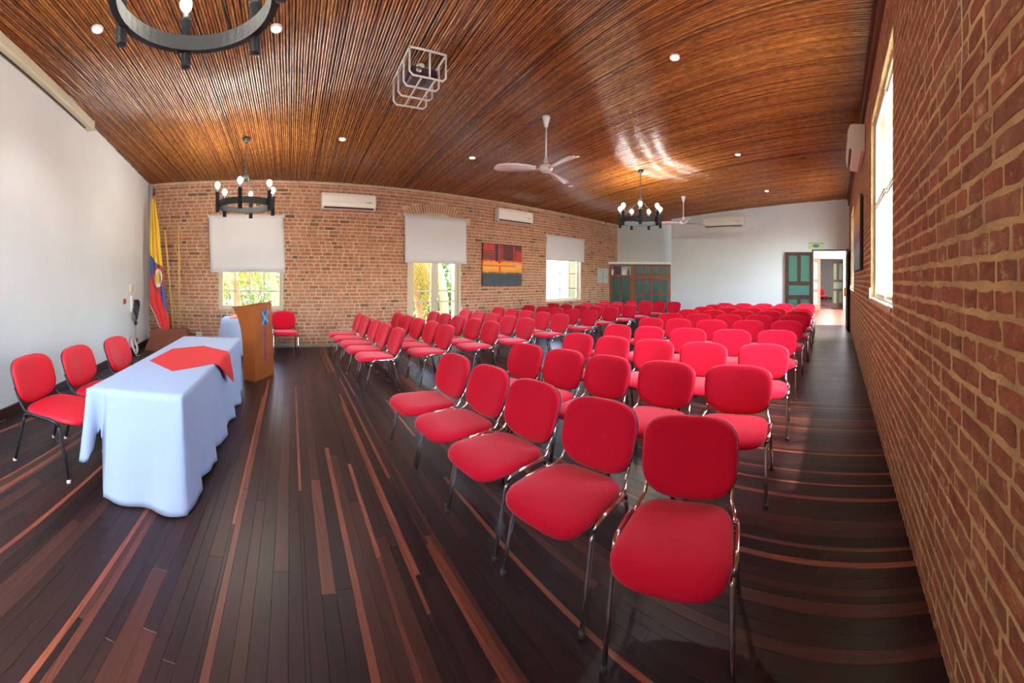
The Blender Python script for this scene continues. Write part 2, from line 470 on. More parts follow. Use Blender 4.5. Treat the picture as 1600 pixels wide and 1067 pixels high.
def wall_cells(mb, s0, s1, z0, top, holes, place):
    """fill s-z rectangle minus rectangular holes with boxes; place(s0,s1,z0,z1)"""
    ss = sorted({s0, s1} | {h[0] for h in holes} | {h[1] for h in holes})
    for a, b in zip(ss[:-1], ss[1:]):
        cur = [(z0, top)]
        cur = subtract((z0, top), [(h[2], h[3]) for h in holes if h[0] < b-1e-6 and h[1] > a+1e-6])
        for u, v in cur: place(a, b, u, v)

def lay_bricks(parent, s0, s1, z0, topf, holes, pitch, toM, variants, mats, score, depth, jz, js, skip=None, lens=(.235,.115), jit=.3, nind=300):
    bricks = []
    z = z0; row = 0
    while z < topf + pitch*.2:
        h = pitch - jz + random.uniform(-.004, .004)
        zb = z + jz/2; zt = min(zb + h, topf - .004)
        if zt - zb > .02:
            hl = [(a-js*.4, b+js*.4) for a, b, c, d in holes if c < zt-.01 and d > zb+.01]
            s = s0 - random.uniform(0, .2)
            while s < s1:
                header = (row % 2 == 1) if random.random() > .22 else random.random() < .5
                L = (lens[1] if header else lens[0])*random.uniform(.88, 1.1)
                g = js*random.uniform(.7, 1.35)
                for a, b in subtract((max(s, s0), min(s+L, s1)), hl):
                    if b - a > .035:
                        if skip and skip((a+b)/2, (zb+zt)/2): continue
                        bricks.append((a, b, zb + random.uniform(-.002,.002), zt + random.uniform(-.002,.002)))
                s += L + g
        z += pitch; row += 1
    bricks.sort(key=lambda b: score((b[0]+b[1])/2, (b[2]+b[3])/2))
    meshes = [MB().add(v, f).mesh('brick', mats) for v, f in variants]
    st = MB()
    for i, (a, b, u, v) in enumerate(bricks):
        d = depth*random.uniform(.55, 1.25)
        M = toM(a, u) @ Matrix.Diagonal((b-a, d, v-u, 1))
        k = random.randrange(len(variants))
        if i < nind:
            o = bpy.data.objects.new('brick', meshes[k]); o.matrix_world = M; link(o, parent)
        else:
            st.add(variants[k][0], variants[k][1], False, M)
    tag(st.build('brick_courses', mats, parent), kind='stuff')
    return bricks

# openings (s along wall, z)
W1 = (-.93, .46, .89, 2.70)
DR = (3.50, 5.03, 0.0, 3.05)
W3 = (8.19, 9.84, .90, 2.75)
back_holes = [W1, DR, W3]
TB = cz(YB)
wb = MB()
wall_cells(wb, XL-.3, 12.5, -.2, TB+.2, back_holes, lambda a, b, u, v: wb.box(a, b, YB, YB+.5, u, v))
wall_back = wb.build('wall_back', M_mortar); struct(wall_back)
def toM_back(s, z): return Matrix.Translation((s, YB, z))
# segmental arch over the garden door
AX, AZT, AHW, ARISE = 4.26, 3.49, .98, .31
AR = (AHW**2 + ARISE**2)/(2*ARISE); ACZ = AZT - AR
TH = .235
def in_arch(s, z):
    r = math.hypot(s-AX, z-ACZ)
    return r < AR+.01 and z > 3.02 and abs(s-AX) < AHW+.02 
def score_back(s, z):
    return math.hypot(s, YB) + abs(z-1.9)*.3 + (6 if s < -1.4 else 0)
lay_bricks(wall_back, XL+.02, 12.35, .06, TB, back_holes, .0845, toM_back, BV, M_brick, score_back, .011, .022, .020, skip=in_arch)
am = math.asin(AHW/AR); na = 27
for i in range(na):
    t = -am + 2*am*(i+.5)/na
    hw = AR*am/na*.40
    M = Matrix.Translation((AX, YB, ACZ)) @ Matrix.Rotation(t, 4, 'Y') @ Matrix.Translation((-hw, 0, AR-TH)) @ Matrix.Diagonal((2*hw, .012, TH, 1))
    v, f = BV[i % 16]
    # outline variants are laid long side across, turn them upright
    o = bpy.data.objects.new('brick', bpy.data.meshes.new('brick')); bpy.data.objects.remove(o)
    mb = MB().add([(p[2], p[1], p[0]) for p in v], [tuple(reversed(q)) for q in f], False)
    o = mb.build('brick', M_brick, wall_back); o.matrix_world = M

# right wall
RW1 = (2.92, 4.76, 1.36, 3.66)
RW2 = (9.55, 11.1, 1.30, 3.55)
RW0 = (-2.3, -1.0, 1.36, 3.4)  # unseen opening behind the camera, added to let in more daylight
right_holes = [RW1, RW2, RW0]
TR = cz(YR)
wr = MB()
wall_cells(wr, XL-.3, XR+.3, -.2, TR+.2, right_holes, lambda a, b, u, v: wr.box(a, b, YR-.32, YR, u, v))
wall_right = wr.build('wall_right', M_mortar_r); struct(wall_right)
def toM_right(s, z):
    M = Matrix.Identity(4); M[1][1] = -1.0       # face towards +y; mirrored variant keeps x
    return Matrix.Translation((s, YR, z)) @ M
BV2m = [(v, [tuple(reversed(q)) for q in f]) for v, f in BV2]
def score_right(s, z):
    if s < .78: return 50 + abs(s)
    r = math.hypot(s, .45)
    if abs(z-1.45) > r*1.05: return 40 + s
    return s
lay_bricks(wall_right, XL+.02, XR-.02, 0, TR-.06, right_holes, .088, toM_right, BV2m, M_brick_r, score_right, .0030, .024, .020, nind=300, lens=(.25,.12))
# timber crown along the right wall
cr_ = MB(); cr_.box(XL, XR, YR+.001, YR+.05, TR-.24, TR-.005); cr_.box(XL, XR, YR+.051, YR+.085, TR-.06, TR-.008)
struct(cr_.build('trim_1', M_beam))
cb = MB(); cb.box(XL, 12.2, YB-.03, YB-.001, TB-.05, TB-.004)
struct(cb.build('trim_2', M_mortar))

# left wall
struct(MB().box(XL-.3, XL, YR-.3, YB+.5, -.2, 4.7).build('wall_left', M_white))
lb = MB().bbox(XL+.001, XL+.022, YR, YB-.02, 0, .125, .004); struct(lb.build('baseboard_left', M_base))
lb = MB()
for a, b in ((XL+.03, DR[0]-.02), (DR[1]+.02, 11.6)): lb.bbox(a, b, YB-.035, YB-.001, 0, .065, .005)
struct(lb.build('baseboard_back', M_concrete))
# end wall with door opening y -.30 .. .78, z 0..2.70
YD0, YD1, ZD = -.33, .80, 2.63
YW = 6.19
we = MB()
we.box(XR, XR+.2, YR-.3, YD0, -.2, 4.7); we.box(XR, XR+.2, YD0, YD1, ZD, 4.7); we.box(XR, XR+.2, YD1, YW, -.2, 4.7)
struct(we.build('wall_end', M_white))
# alcove: wall behind, slightly askew
def skew_box(mb, p0, p1, z0, z1, t):
    d = Vector((p1[0]-p0[0], p1[1]-p0[1], 0)).normalized(); n = Vector((d.y, -d.x, 0))*t
    a = Vector((p0[0], p0[1], 0)); b = Vector((p1[0], p1[1], 0))
    vs = [a, b, b+n, a+n]
    vv = [(v.x, v.y, z0) for v in vs] + [(v.x, v.y, z1) for v in vs]
    mb.add(vv, [(0,3,2,1),(4,5,6,7),(0,1,5,4),(1,2,6,5),(2,3,7,6),(3,0,4,7)])
wa = MB(); skew_box(wa, (13.55, YW-.15), (12.12, YB+.02), -.2, 4.7, .2)
wa.v = [tuple(v) for v in wa.v]
struct(wa.build('wall_alcove', mat('grey_plaster', (.50,.51,.49), .85, bump=.1, bscale=12)))

# unseen roof slab, added with eaves that keep the high sun off the windows
struct(MB().add([(XL-1,YR-1.8,cz(YR-1.8)+.45),(XA+9,YR-1.8,cz(YR-1.8)+.45),(XA+9,YB+1.1,cz(YB+1.1)+.45),(XL-1,YB+1.1,cz(YB+1.1)+.45),
    (XL-1,YR-1.8,cz(YR-1.8)+.55),(XA+9,YR-1.8,cz(YR-1.8)+.55),(XA+9,YB+1.1,cz(YB+1.1)+.55),(XL-1,YB+1.1,cz(YB+1.1)+.55)],
    [(0,3,2,1),(4,5,6,7),(0,1,5,4),(1,2,6,5),(2,3,7,6),(3,0,4,7)]).build('roof', M_beam))
#@@PART2

# ------------------------------------------------------------------ windows and doors in the long brick wall
def frame_rect(mb, s0, s1, z0, z1, t, y0, y1):
    mb.box(s0, s0+t, y0, y1, z0, z1); mb.box(s1-t, s1, y0, y1, z0, z1)
    mb.box(s0+t, s1-t, y0, y1, z1-t, z1); mb.box(s0+t, s1-t, y0, y1, z0, z0+t)
def bars_window(idx, H, verts, hors, tf, depth, sub=.02):
    s0, s1, z0, z1 = H
    f = MB(); frame_rect(f, s0+.001, s1-.001, z0+.001, z1-.001, tf, YB+depth, YB+depth+.07)
    f.box(s0-.04, s1+.04, YB-.016, YB+.02, z0-.045, z0+.002)
    for a in (s0-.045, s1+.002): f.box(a, a+.043, YB-.014, YB+.01, z0, z1)
    root = struct(f.build('window_%d' % idx, M_beige if idx == 1 else M_cream))
    for a in verts:
        b = MB().box(a-.018, a+.018, YB+depth+.02, YB+depth+.05, z0+tf, z1-tf); b.build('glazing_bar', M_beige, root)
    for a in hors:
        b = MB().box(s0+tf, s1-tf, YB+depth+.022, YB+depth+.048, a-.017, a+.017); b.build('glazing_bar', M_beige, root)
    xs = [s0+tf] + list(verts) + [s1-tf]; zs = [z0+tf] + list(hors) + [z1-tf]
    for a, b in zip(xs[:-1], xs[1:]):
        for u, v in zip(zs[:-1], zs[1:]):
            MB().box(a+.018, b-.018, YB+depth+.033, YB+depth+.037, u+.017, v-.017).build('pane', M_glass, root)
    # outer reveal lining
    r = MB(); e = .012
    r.box(s0+.0005, s0+e, YB+depth+.071, YB+.499, z0, z1); r.box(s1-e, s1-.0005, YB+depth+.071, YB+.499, z0, z1)
    r.box(s0+e, s1-e, YB+depth+.071, YB+.499, z1-e, z1-.0005); r.box(s0+e, s1-e, YB+depth+.071, YB+.499, z0+.0005, z0+e)
    r.build('reveal', mat('reveal_paint_%d' % idx, (.24,.18,.07), .8), root)
    return root
bars_window(1, W1, (-.60, -.27, .06), (1.27, 1.75), .05, .06)
bars_window(2, W3, (8.95, 9.42), (1.27, 1.78), .05, .10)
# garden door: frame and two glazed leaves
s0, s1, z0, z1 = DR
f = MB(); frame_rect(f, s0+.001, s1-.001, -.06, z1-.001, .075, YB-.005, YB+.12)
dr1 = struct(f.build('door_1', M_beige))
for k, (a, b, hx) in enumerate(((s0+.077, 4.262, 4.20), (4.268, s1-.077, 4.335))):
    lf_ = MB(); st = .10
    lf_.box(a, a+st, YB+.03, YB+.075, .02, z1-.08); lf_.box(b-st, b, YB+.03, YB+.075, .02, z1-.08)
    lf_.box(a+st, b-st, YB+.03, YB+.075, z1-.2, z1-.08); lf_.box(a+st, b-st, YB+.03, YB+.075, .02, .42)
    leaf = lf_.build('door_leaf', M_beige, dr1)
    for zz in (.99, 1.265):
        MB().box(a+st, b-st, YB+.04, YB+.066, zz-.018, zz+.018).build('glazing_bar', M_beige, leaf)
    for u, v in ((.42, .971), (1.009, 1.246), (1.284, z1-.2)):
        MB().box(a+st, b-st, YB+.05, YB+.054, u, v).build('pane', M_glass, leaf)
    if k == 1:
        h = MB(); h.lathe([(.012,0),(.012,.03),(.028,.035),(.032,.05),(.02,.062)], 12, M=Matrix.Translation((hx-.02, YB+.03, 1.04)) @ Matrix.Rotation(PI/2, 4, 'X'))
        h.build('door_knob', M_chrome, leaf)

def blind(name_label, a, b, z0, z1, skew=0):
    r = thing('roller_blind', name_label, 'blind', ((a+b)/2, YB-.06, z1), group=None)
    w2 = (b-a)/2
    t = MB(); t.tube([(-w2, 0, -.02), (w2, 0, -.02)], .024, 12); t.build('roller', M_blind, r)
    for sx in (-1, 1):
        MB().bbox(sx*w2-.012, sx*w2+.012, -.035, .052, -.05, .01, .003).build('bracket', M_white, r)
    nu, nv = 24, 10
    def fn(u, v):
        x = -w2+.008 + u*(2*w2-.016); z = -.02 - v*(z1-z0-.02)
        y = -.024 + .006*math.sin(u*5+v*2)*v + .004*math.sin(u*11)*v
        return (x + skew*v, y, z)
    c = MB().grid(fn, nu, nv).build('blind_fabric', M_blind, r); solidify(c, .0015)
    MB().bbox(-w2+.008+skew, w2-.008+skew, -.034, -.014, -(z1-z0)-.012, -(z1-z0)+.008, .004).build('bottom_bar', M_blind, r)
    return r
blind('pale roller blind half lowered over the left window behind the lectern', -1.21, .49, 1.71, 2.99, .05)
blind('pale roller blind half lowered over the glazed garden door', 3.37, 5.15, 1.98, 3.16, .02)
blind('pale roller blind over the farthest window, near the green closet', 8.10, 9.98, 2.20, 2.99)

# ------------------------------------------------------------------ right wall windows (cream aluminium sliders)
def slider(idx, H, closer=True):
    s0, s1, z0, z1 = H; y1 = YR-.05; y0 = YR-.115
    f = MB(); t = .045
    f.box(s0+.001, s0+t, y0, y1, z0+.001, z1-.001); f.box(s1-t, s1-.001, y0, y1, z0+.001, z1-.001); f.box(s0+t, s1-t, y0, y1, z1-t, z1-.001); f.box(s0+t, s1-t, y0, y1, z0+.001, z0+t)
    f.box(s0+.001, s1-.001, y1, YR+.012, z0+.001, z0+.02)
    root = struct(f.build('window_%d' % idx, M_alu))
    mid = (s0+s1)/2; zm = 2.55
    for k, (a, b, yy) in enumerate(((s0+t, mid+.02, y0+.012), (mid-.02, s1-t, y0+.038))):
        g = MB(); ft = .035
        for (u, v) in ((z0+t, zm-.005), (zm+.005, z1-t)):
            g.box(a, a+ft, yy, yy+.022, u, v); g.box(b-ft, b, yy, yy+.022, u, v); g.box(a+ft, b-ft, yy, yy+.022, u, u+ft); g.box(a+ft, b-ft, yy, yy+.022, v-ft, v)
        sash = g.build('sash', M_alu, root)
        for (u, v) in ((z0+t, zm-.005), (zm+.005, z1-t)):
            MB().box(a+ft, b-ft, yy+.009, yy+.013, u+ft, v-ft).build('pane', M_glass, sash)
    if closer:
        MB().bbox(s1-.13, s1-.03, YR+.0125, YR+.03, z0+.0, z0+.14, .004).build('corner_block', M_alu, root)
        MB().bbox(s0+.02, s0+.14, YR+.0125, YR+.022, z0-.02, z0+.03, .004).build('corner_block', M_alu, root)
    return root
slider(3, RW1); slider(4, RW2); slider(5, RW0, False)  # the last slider fills the added, unseen daylight opening

# ------------------------------------------------------------------ chairs
def superpt(t, a, b, p):
    c, s = math.cos(t), math.sin(t)
    return (a*math.copysign(abs(c)**(2/p), c), b*math.copysign(abs(s)**(2/p), s))
def pad(mb, a, b, t, p, warp, n=30, back=True, dome=.55):
    """rounded cushion in local u (width), v (height), w (thickness); warp maps (u,v,w)->xyz"""
    rings = [(.0,1),( .45,1-.03*dome),(.75,1-.10*dome),(.9,1-.28*dome),(.965,1-.6*dome),(1.0,.35),(1.0,.12),(.985,0)]
    vs = []; fs = []
    for (r, h) in rings:
        for k in range(n):
            u, v = superpt(2*PI*k/n, a*max(r, .02), b*max(r, .02), p if r > .5 else 2+(p-2)*r)
            vs.append(warp(u, v, h*t))
    R = len(rings)
    for i in range(R-1):
        for k in range(n):
            k2 = (k+1) % n
            fs.append((i*n+k, i*n+k2, (i+1)*n+k2, (i+1)*n+k))
    fs.append(tuple(range(n-1, -1, -1)))
    fs.append(tuple((R-1)*n+k for k in range(n)))
    mb.add(vs, [tuple(reversed(f)) for f in fs], True)
    return mb
SH = .455
def make_chair(label, cat='chair', frame=None, fabric=None, group=None, name='conference_chair', caps=True):
    fr = frame or M_chrome; fab = fabric or M_red
    r = thing(name, label, cat, group=group)
    # seat: faces -x
    def ws(u, v, w):
        x = -v; yv = u*(.97 + .04*(v/.26)) 
        drop = 0
        if v > .13: drop = ((v-.13)/.13)**2*.026
        return (x-.03, yv, SH - .012 + w - drop - .03*(x+.2))
    pad(MB(), .258, .272, .052, 4.0, ws).build('seat', fab, r)
    def wp(u, v, w):
        x = -v; return (x-.03, u*.96, SH - .012 - w*.5 - .03*(x+.2) - (((v-.13)/.13)**2*.022 if v > .13 else 0))
    mbp = MB(); pad(mbp, .246, .250, .03, 4.2, wp, 20); mbp.f = [tuple(reversed(q)) for q in mbp.f]; mbp.build('seat_pan', M_shell, r)
    # backrest leaning back
    th = math.radians(19)
    def wb_(sgn, off):
        def f(u, v, w):
            curve = .10*(u/.24)**2*.32
            d = sgn*w + off - curve
            y = u*(1 + .03*(v/.17))
            v = v + .018*(v/.18)*(1-(u/.25)**2)
            xx = .325 + v*math.sin(th); zz = .655 + v*math.cos(th)
            return (xx + d*math.cos(th), y, zz - d*math.sin(th)*1.0)
        return f
    mb = MB(); pad(mb, .255, .186, .045, 3.6, wb_(-1, 0)); mb.build('backrest', fab, r)
    mb = MB(); pad(mb, .2585, .187, .030, 3.8, wb_(1, -.006), 24); mb.f = [tuple(reversed(q)) for q in mb.f]; mb.build('back_shell', M_shell, r)
    # side frames
    for s in (-1, 1):
        y = s*.258; yt = s*.250
        ft = (-.155, yt, .425); bt = (.125, yt, .425)
        fr1 = MB().tube([(-.235, y, .012), (-.19, y-s*.004, .21), (-.15, yt, .375), (-.138, yt, .412)], .0122, 8, flat=1.0); fr1.build('leg', fr, r)
        fr2 = MB().tube([(.275, y, .012), (.232, y-s*.004, .21), (.192, yt, .375), (.18, yt, .412)], .0122, 8); fr2.build('leg', fr, r)
        if caps:
            for xx in (-.236, .276):
                MB().lathe([(.0125, .0), (.016, .002), (.016, .02), (.0122, .026)], 8, xx, y).build('foot_cap', M_rubber if frame is None else M_acw, r)
    sf = MB()
    for s in (-1, 1):
        yt = s*.252
        sf.tube([(-.14, yt, .407), (-.130, yt+s*.006, .430), (-.105, yt+s*.012, .445), (-.05, yt+s*.014, .452), (.09, yt+s*.012, .450), (.145, yt+s*.006, .441), (.17, yt, .428), (.182, yt, .407)], .0125, 8)
    sf.tube([(-.10, -.25, .425), (-.10, .25, .425)], .009, 6); sf.tube([(.10, -.25, .425), (.10, .25, .425)], .009, 6)
    sf.build('seat_frame', fr, r)
    for s in (-1, 1):
        y = s*.226
        MB().tube([(.12, s*.247, .447), (.19, s*.242, .455), (.235, y, .485), (.27, y, .54), (.312, y, .62)], [.009,.010,.011,.011,.009], 8, flat=.75).build('back_bracket', fr, r)
    return r
def place(proto, x, y, rz, label, first=False):
    o = proto if first else copy_tree(proto)
    o.location = (x, y, 0); o.rotation_euler = (0, 0, rz); o['label'] = label
    return o
ORD = ['front', 'second', 'third', 'fourth', 'fifth', 'sixth', 'seventh', 'eighth', 'ninth', 'last']
SEAT = ['nearest the close brick wall', 'second from the close brick wall', 'in the middle of the row', 'second from the central aisle', 'beside the central aisle']
near_rows = [  # (x at first seat, slope, y list, rz)
 (1.90,-.012,(.775,1.35,1.94,2.50,3.07),.05),
 (3.13,-.13,(.84,1.48,2.07,2.60,3.12),.11),
 (4.24,-.14,(.84,1.54,2.16,2.73,3.25),.10),
 (5.44,-.155,(.88,1.55,2.21,2.83,3.38),.10),
 (6.72,-.16,(.90,1.60,2.27,2.90,3.46),.10),
 (7.80,-.15,(.92,1.63,2.28,2.93,3.55),.10),
 (8.88,-.14,(.92,1.62,2.27,2.96,3.58),.09),
 (9.85,-.13,(.94,1.62,2.27,2.90,3.56),.09),
 (10.75,-.12,(.95,1.63,2.28,2.95,3.58),.08),
 (11.60,-.12,(.97,1.64,2.28,2.92,3.52),.08)]
BX = .40   # top of backrest sits this far behind the chair origin
proto = make_chair('x', group='red chairs in the near block')
index_kids(proto)
first = True
for i, (x0, sl, ys, rz) in enumerate(near_rows):
    for k, y in enumerate(ys):
        jx = random.uniform(-.015, .015); jr = random.uniform(-.03, .03)
        xx = x0 + sl*(y-ys[0]) - BX
        rr = rz + jr
        if i == 0: rr = (.23, .08, .03, .02, .04)[k]
        gap = min([abs(y-q) for q in ys if q != y])
        c_ = place(proto, xx+jx, y - BX*math.sin(rr), rr, 'red chrome-legged chair, near block, %s row, %s' % (ORD[i], SEAT[k]), first); first = False
        if i > 0: c_.scale = (1, max(.96, min(1.15, (gap-.012)/.545)), 1)
SEAT2 = ['beside the central aisle', 'second from the aisle', 'in the middle of the row', 'fourth from the aisle', 'nearest the windows']
ORD2 = ORD[:]
far_rows = [(2.05,5.06,.535),(2.92,5.12,.53),(3.80,5.14,.54),(4.66,5.18,.54),(5.75,5.32,.54),(6.93,5.48,.54),(8.10,5.66,.54),(9.10,5.70,.54),(10.1,5.74,.54)]
fproto = copy_tree(proto); fproto.scale = (1,.97,1); fproto['group'] = 'red chairs in the far block by the windows'; index_kids(fproto)
first = True
for i, (x0, y0, dy) in enumerate(far_rows):
    for k in range(5):
        if y0 + k*dy > 7.85: continue
        jr = random.uniform(-.012, .012)
        rr = -.02 + jr
        place(fproto, x0-BX+random.uniform(-.015,.015)+.0, y0+k*dy, rr, 'red chrome-legged chair, far block, %s row, %s' % (ORD2[i], SEAT2[k]), first); first = False
far_last = copy_tree(fproto)
for k, (x, y) in enumerate(((11.15, 5.25), (11.12, 5.80), (11.10, 6.35), (11.08, 6.90))):
    place(far_last, x-BX, y, -.02, 'red chair in the short row before the green closet, %s' % ('beside the white wall corner', 'second from the white wall corner', 'third from the white wall corner', 'nearest the brick wall')[k], k == 0)['group'] = 'red chairs in front of the closet'
black = make_chair('red chair with black legs behind the white table, nearest the camera', frame=M_black, fabric=M_redb, group='black-legged chairs behind the white table')
index_kids(black)
black.scale = (1.08, 1.12, 1.0)
for k, (x, y, rz, lb_) in enumerate(((-1.65, 2.74, PI-.05, 'red chair with black legs at the white table, nearest the camera'), (-1.51, 3.36, PI-.05, 'red chair with black legs, middle of three at the white table'), (-1.37, 4.08, PI-.08, 'red chair with black legs, farthest of three at the white table'))):
    place(black, x, y, rz, lb_, k == 0)
lone = copy_tree(proto); place(lone, .50, 7.62, PI/2+.05, 'single red chair against the brick wall just right of the lectern', True); lone['group'] = 'lone chairs'; del lone['group']
lone2 = copy_tree(lone); place(lone2, 17.9, .70, .5, 'red chair in the far room seen through the open doorway', True); lone2.location.z = .36

# ------------------------------------------------------------------ long table with white cloth and red runner
P1, P2, P3, P4 = Vector((-1.235,2.41,0)), Vector((-.545,2.47,0)), Vector((-.29,4.98,0)), Vector((-1.06,4.99,0))
ZT = .765
tb = thing('folding_table', 'long table completely hidden under the white cloth in front of the black-legged chairs', 'table', ((P1.x+P3.x)/2, (P1.y+P3.y)/2, 0))
def wl(p, o): return (p[0]-o.location.x, p[1]-o.location.y, p[2]-o.location.z)
ins = .04
def lerp(a, b, t): return a + (b-a)*t
tt = MB(); cen = (P1+P2+P3+P4)/4
q = [p + (cen-p).normalized()*ins for p in (P1, P2, P3, P4)]
tt.add([wl((p.x, p.y, .73), tb) for p in q] + [wl((p.x, p.y, .757), tb) for p in q], [(0,3,2,1),(4,5,6,7),(0,1,5,4),(1,2,6,5),(2,3,7,6),(3,0,4,7)])
tt.build('tabletop', M_acw, tb)
for p in (P1, P2, P3, P4):
    c = p + (cen-p).normalized()*.22
    MB().tube([wl((c.x, c.y, 0), tb), wl((c.x, c.y, .73), tb)], .014, 8).build('leg', M_black, tb)
def cloth_drape(P, ztop, hemf, foldf, name, material, nside=(70, 24, 70, 20), nv=16, smooth=True):
    """P: corners counter-clockwise starting near-left; walls outward from the rectangle"""
    pts = []; cen = sum(P, Vector())/4
    for k in range(4):
        a = P[k]; b = P[(k+1) % 4]; n = nside[k]
        e = (b-a); nrm = Vector((e.y, -e.x, 0)).normalized()
        if (nrm.dot((a+b)/2 - cen)) < 0: nrm = -nrm
        L = e.length
        for i in range(n):
            pts.append((a+e*(i/n), nrm, k, i/n, L))
    N = len(pts)
    # smooth normals at corners
    nn = []
    for i in range(N):
        v = Vector()
        for d in (-3,-2,-1,0,1,2,3): v += pts[(i+d) % N][1]
        nn.append(v.normalized())
    mb = MB(); vs = []; fs = []
    for j in range(nv+1):
        v = j/nv
        for i, (p, nr, k, t, L) in enumerate(pts):
            hz = hemf(k, t)
            z = ztop - (ztop-hz)*v
            off = foldf(k, t, v, (ztop-hz))
            s = nn[i]
            q_ = p + s*off
            vs.append((q_.x, q_.y, z if j else ztop))
    for j in range(nv):
        for i in range(N):
            i2 = (i+1) % N
            fs.append((j*N+i, (j+1)*N+i, (j+1)*N+i2, j*N+i2))
    # top: inner ring then centre grid fan
    base = len(vs)
    for i, (p, nr, k, t, L) in enumerate(pts):
        q_ = p + (cen-p)*.05; vs.append((q_.x, q_.y, ztop+.003))
    for i in range(N):
        i2 = (i+1) % N; fs.append((i, i2, base+i2, base+i))
    fs.append(tuple(base+i for i in range(N)))
    mb.add(vs, fs, smooth)
    return mb
def sstep(a, b, x): 
    t = max(0, min(1, (x-a)/(b-a))); return t*t*(3-2*t)
def hem1(k, t):
    if k == 0:   # near end, P1 -> P2
        if t < .21:
            return [.24, .30, .42, .46, .455, .445][min(5, int(t/.21*6))]
        return .012 + .02*sstep(.35, .2, t)
    if k == 1: return .012 + .02*abs(math.sin(t*23))
    if k == 2: return .05
    return .38 - .10*sstep(.86, 1.0, t) + .03*math.sin(t*9)
def fold1(k, t, v, drop):
    g = v**1.2
    if k == 0:
        o = .006 + g*.075 + (.012*g*math.sin(t*16+.8))
        if t < .21: o = .01 + g*.06*math.cos(t*30)
        if t > .7: o += .05*g*sstep(.7, .95, t)
        return o
    if k == 1:
        f = math.sin(t*31+.5) + .45*math.sin(t*67+2)
        return .006 + g*(.085 - .05*t) + g*.030*f*(1 if t > .06 else t/.06)
    if k == 2: return .01 + g*.05 + g*.015*math.sin(t*20)
    return .004 + g*.03 + g*.016*math.sin(t*26) 
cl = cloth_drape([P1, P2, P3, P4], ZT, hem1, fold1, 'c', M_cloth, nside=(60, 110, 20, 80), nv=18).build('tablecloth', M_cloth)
tag(cl, 'long white tablecloth falling to the floor over the speakers table', 'tablecloth')
solidify(cl, .002, 0)
# red square cloth laid corner-wise across the white cloth
rpts = [Vector(p) for p in ((-1.075,3.42,0), (-.765,3.10,0), (-.447,3.44,0), (-.385,4.05,0), (-.69,4.31,0), (-1.0,4.06,0))]
mb = MB(); zt = ZT + .0075
rc = sum(rpts, Vector())/6
vs = [(rc.x, rc.y, zt)] + [(p.x, p.y, zt) for p in rpts]
mb.add(vs, [(0, i+1, (i+1) % 6 + 1) for i in range(6)])
def hang(u, v):
    a = rpts[2].lerp(rpts[3], u)
    tip = Vector((-.335, 3.86, .48))
    if v == 0: return (a.x+.010, a.y, zt)
    pz = zt + (tip.z-zt)*v
    wv = 1-v
    px = a.x*wv + tip.x*v + .018 + .012*math.sin(u*9)*v*wv*4 + .02*v; py = a.y*wv + tip.y*v
    return (px+.012, py, pz)
mb.add([(rpts[2].x, rpts[2].y, zt), (rpts[3].x, rpts[3].y, zt), (rpts[3].x+.010, rpts[3].y, zt), (rpts[2].x+.010, rpts[2].y, zt)], [(0,3,2,1)])
mb.grid(hang, 14, 10)
rn = mb.build('table_runner', M_runner); solidify(rn, .002, 0)
tag(rn, 'red cloth laid cornerwise over the middle of the white tablecloth', 'cloth')

# small table by the brick wall
Q = [Vector(p) for p in ((-.80,7.22,0), (.13,7.30,0), (.12,7.85,0), (-.78,7.85,0))]
def hem2(k, t): return .02
def fold2(k, t, v, d): return .006 + v*(.09 if k == 3 else .05) + v*.014*math.sin(t*24+k)
st_ = thing('side_table', 'small table hidden under white cloth against the wall behind the lectern', 'table', (-.3, 7.55, 0))
MB().bbox(-.45, .45, -.23, .23, .70, .73, .004).build('tabletop', M_acw, st_)
for sx in (-1, 1):
    for sy in (-1, 1): MB().tube([(sx*.4, sy*.2, 0), (sx*.4, sy*.2, .70)], .013, 8).build('leg', M_black, st_)
c2 = cloth_drape(Q, .745, hem2, fold2, 'c', M_cloth, nside=(30, 20, 30, 20), nv=10).build('tablecloth', M_cloth); solidify(c2, .002, 0)
tag(c2, 'white tablecloth on the small table between lectern and brick wall', 'tablecloth')
pc = MB(); pc.bbox(-.64, .0, 7.36, 7.80, .7495, .772, .006); pc.bbox(-.58, -.05, 7.40, 7.76, .772, .786, .004)
tag(pc.build('folded_cloth', M_peach), 'folded peach cloth lying on the small white table behind the lectern', 'cloth')

# ------------------------------------------------------------------ lectern
LB = Vector((-.083, 5.556, 0)); lx = Vector((.538,.843,0)); ly = Vector((-.843,.538,0))
lec = thing('lectern', 'orange-brown wooden lectern with blue X logo and purple lettering', 'lectern', tuple(LB), math.atan2(lx.y, lx.x))
lev = [(.0,.0,.56,.0,.22),(.2,.006,.548,.002,.228),(.4,.012,.53,.0,.24),(.6,.014,.512,.002,.262),(.8,.010,.50,.008,.292),(.97,-.004,.505,.018,.345),(1.12,-.03,.52,.038,.405)]
def body_part(name, m_, side):
    mb = MB(); vs = []; 
    for z, a, b, d0, d1 in lev:
        slope_ = .045 if z > 1.1 else 0
        vs += [(a, d0, z+slope_), (b, d0, z+slope_*1.3), (b, d1, z-.02 if z > 1.1 else z), (a, d1, z-.02 if z > 1.1 else z)]
    fs = []
    for i in range(len(lev)-1):
        for k in side:
            fs.append((i*4+k, i*4+(k+1) % 4, (i+1)*4+(k+1) % 4, (i+1)*4+k))
    if name == 'body': fs += [(0,3,2,1), tuple((len(lev)-1)*4+k for k in range(4))]
    mb.add(vs, fs, False)
    return mb.build(name, m_, lec)
body_part('body', M_lect, (1,2,3)); fp = body_part('front_panel', M_lect2, (0,))
z = 1.12
tp = MB(); vs = []
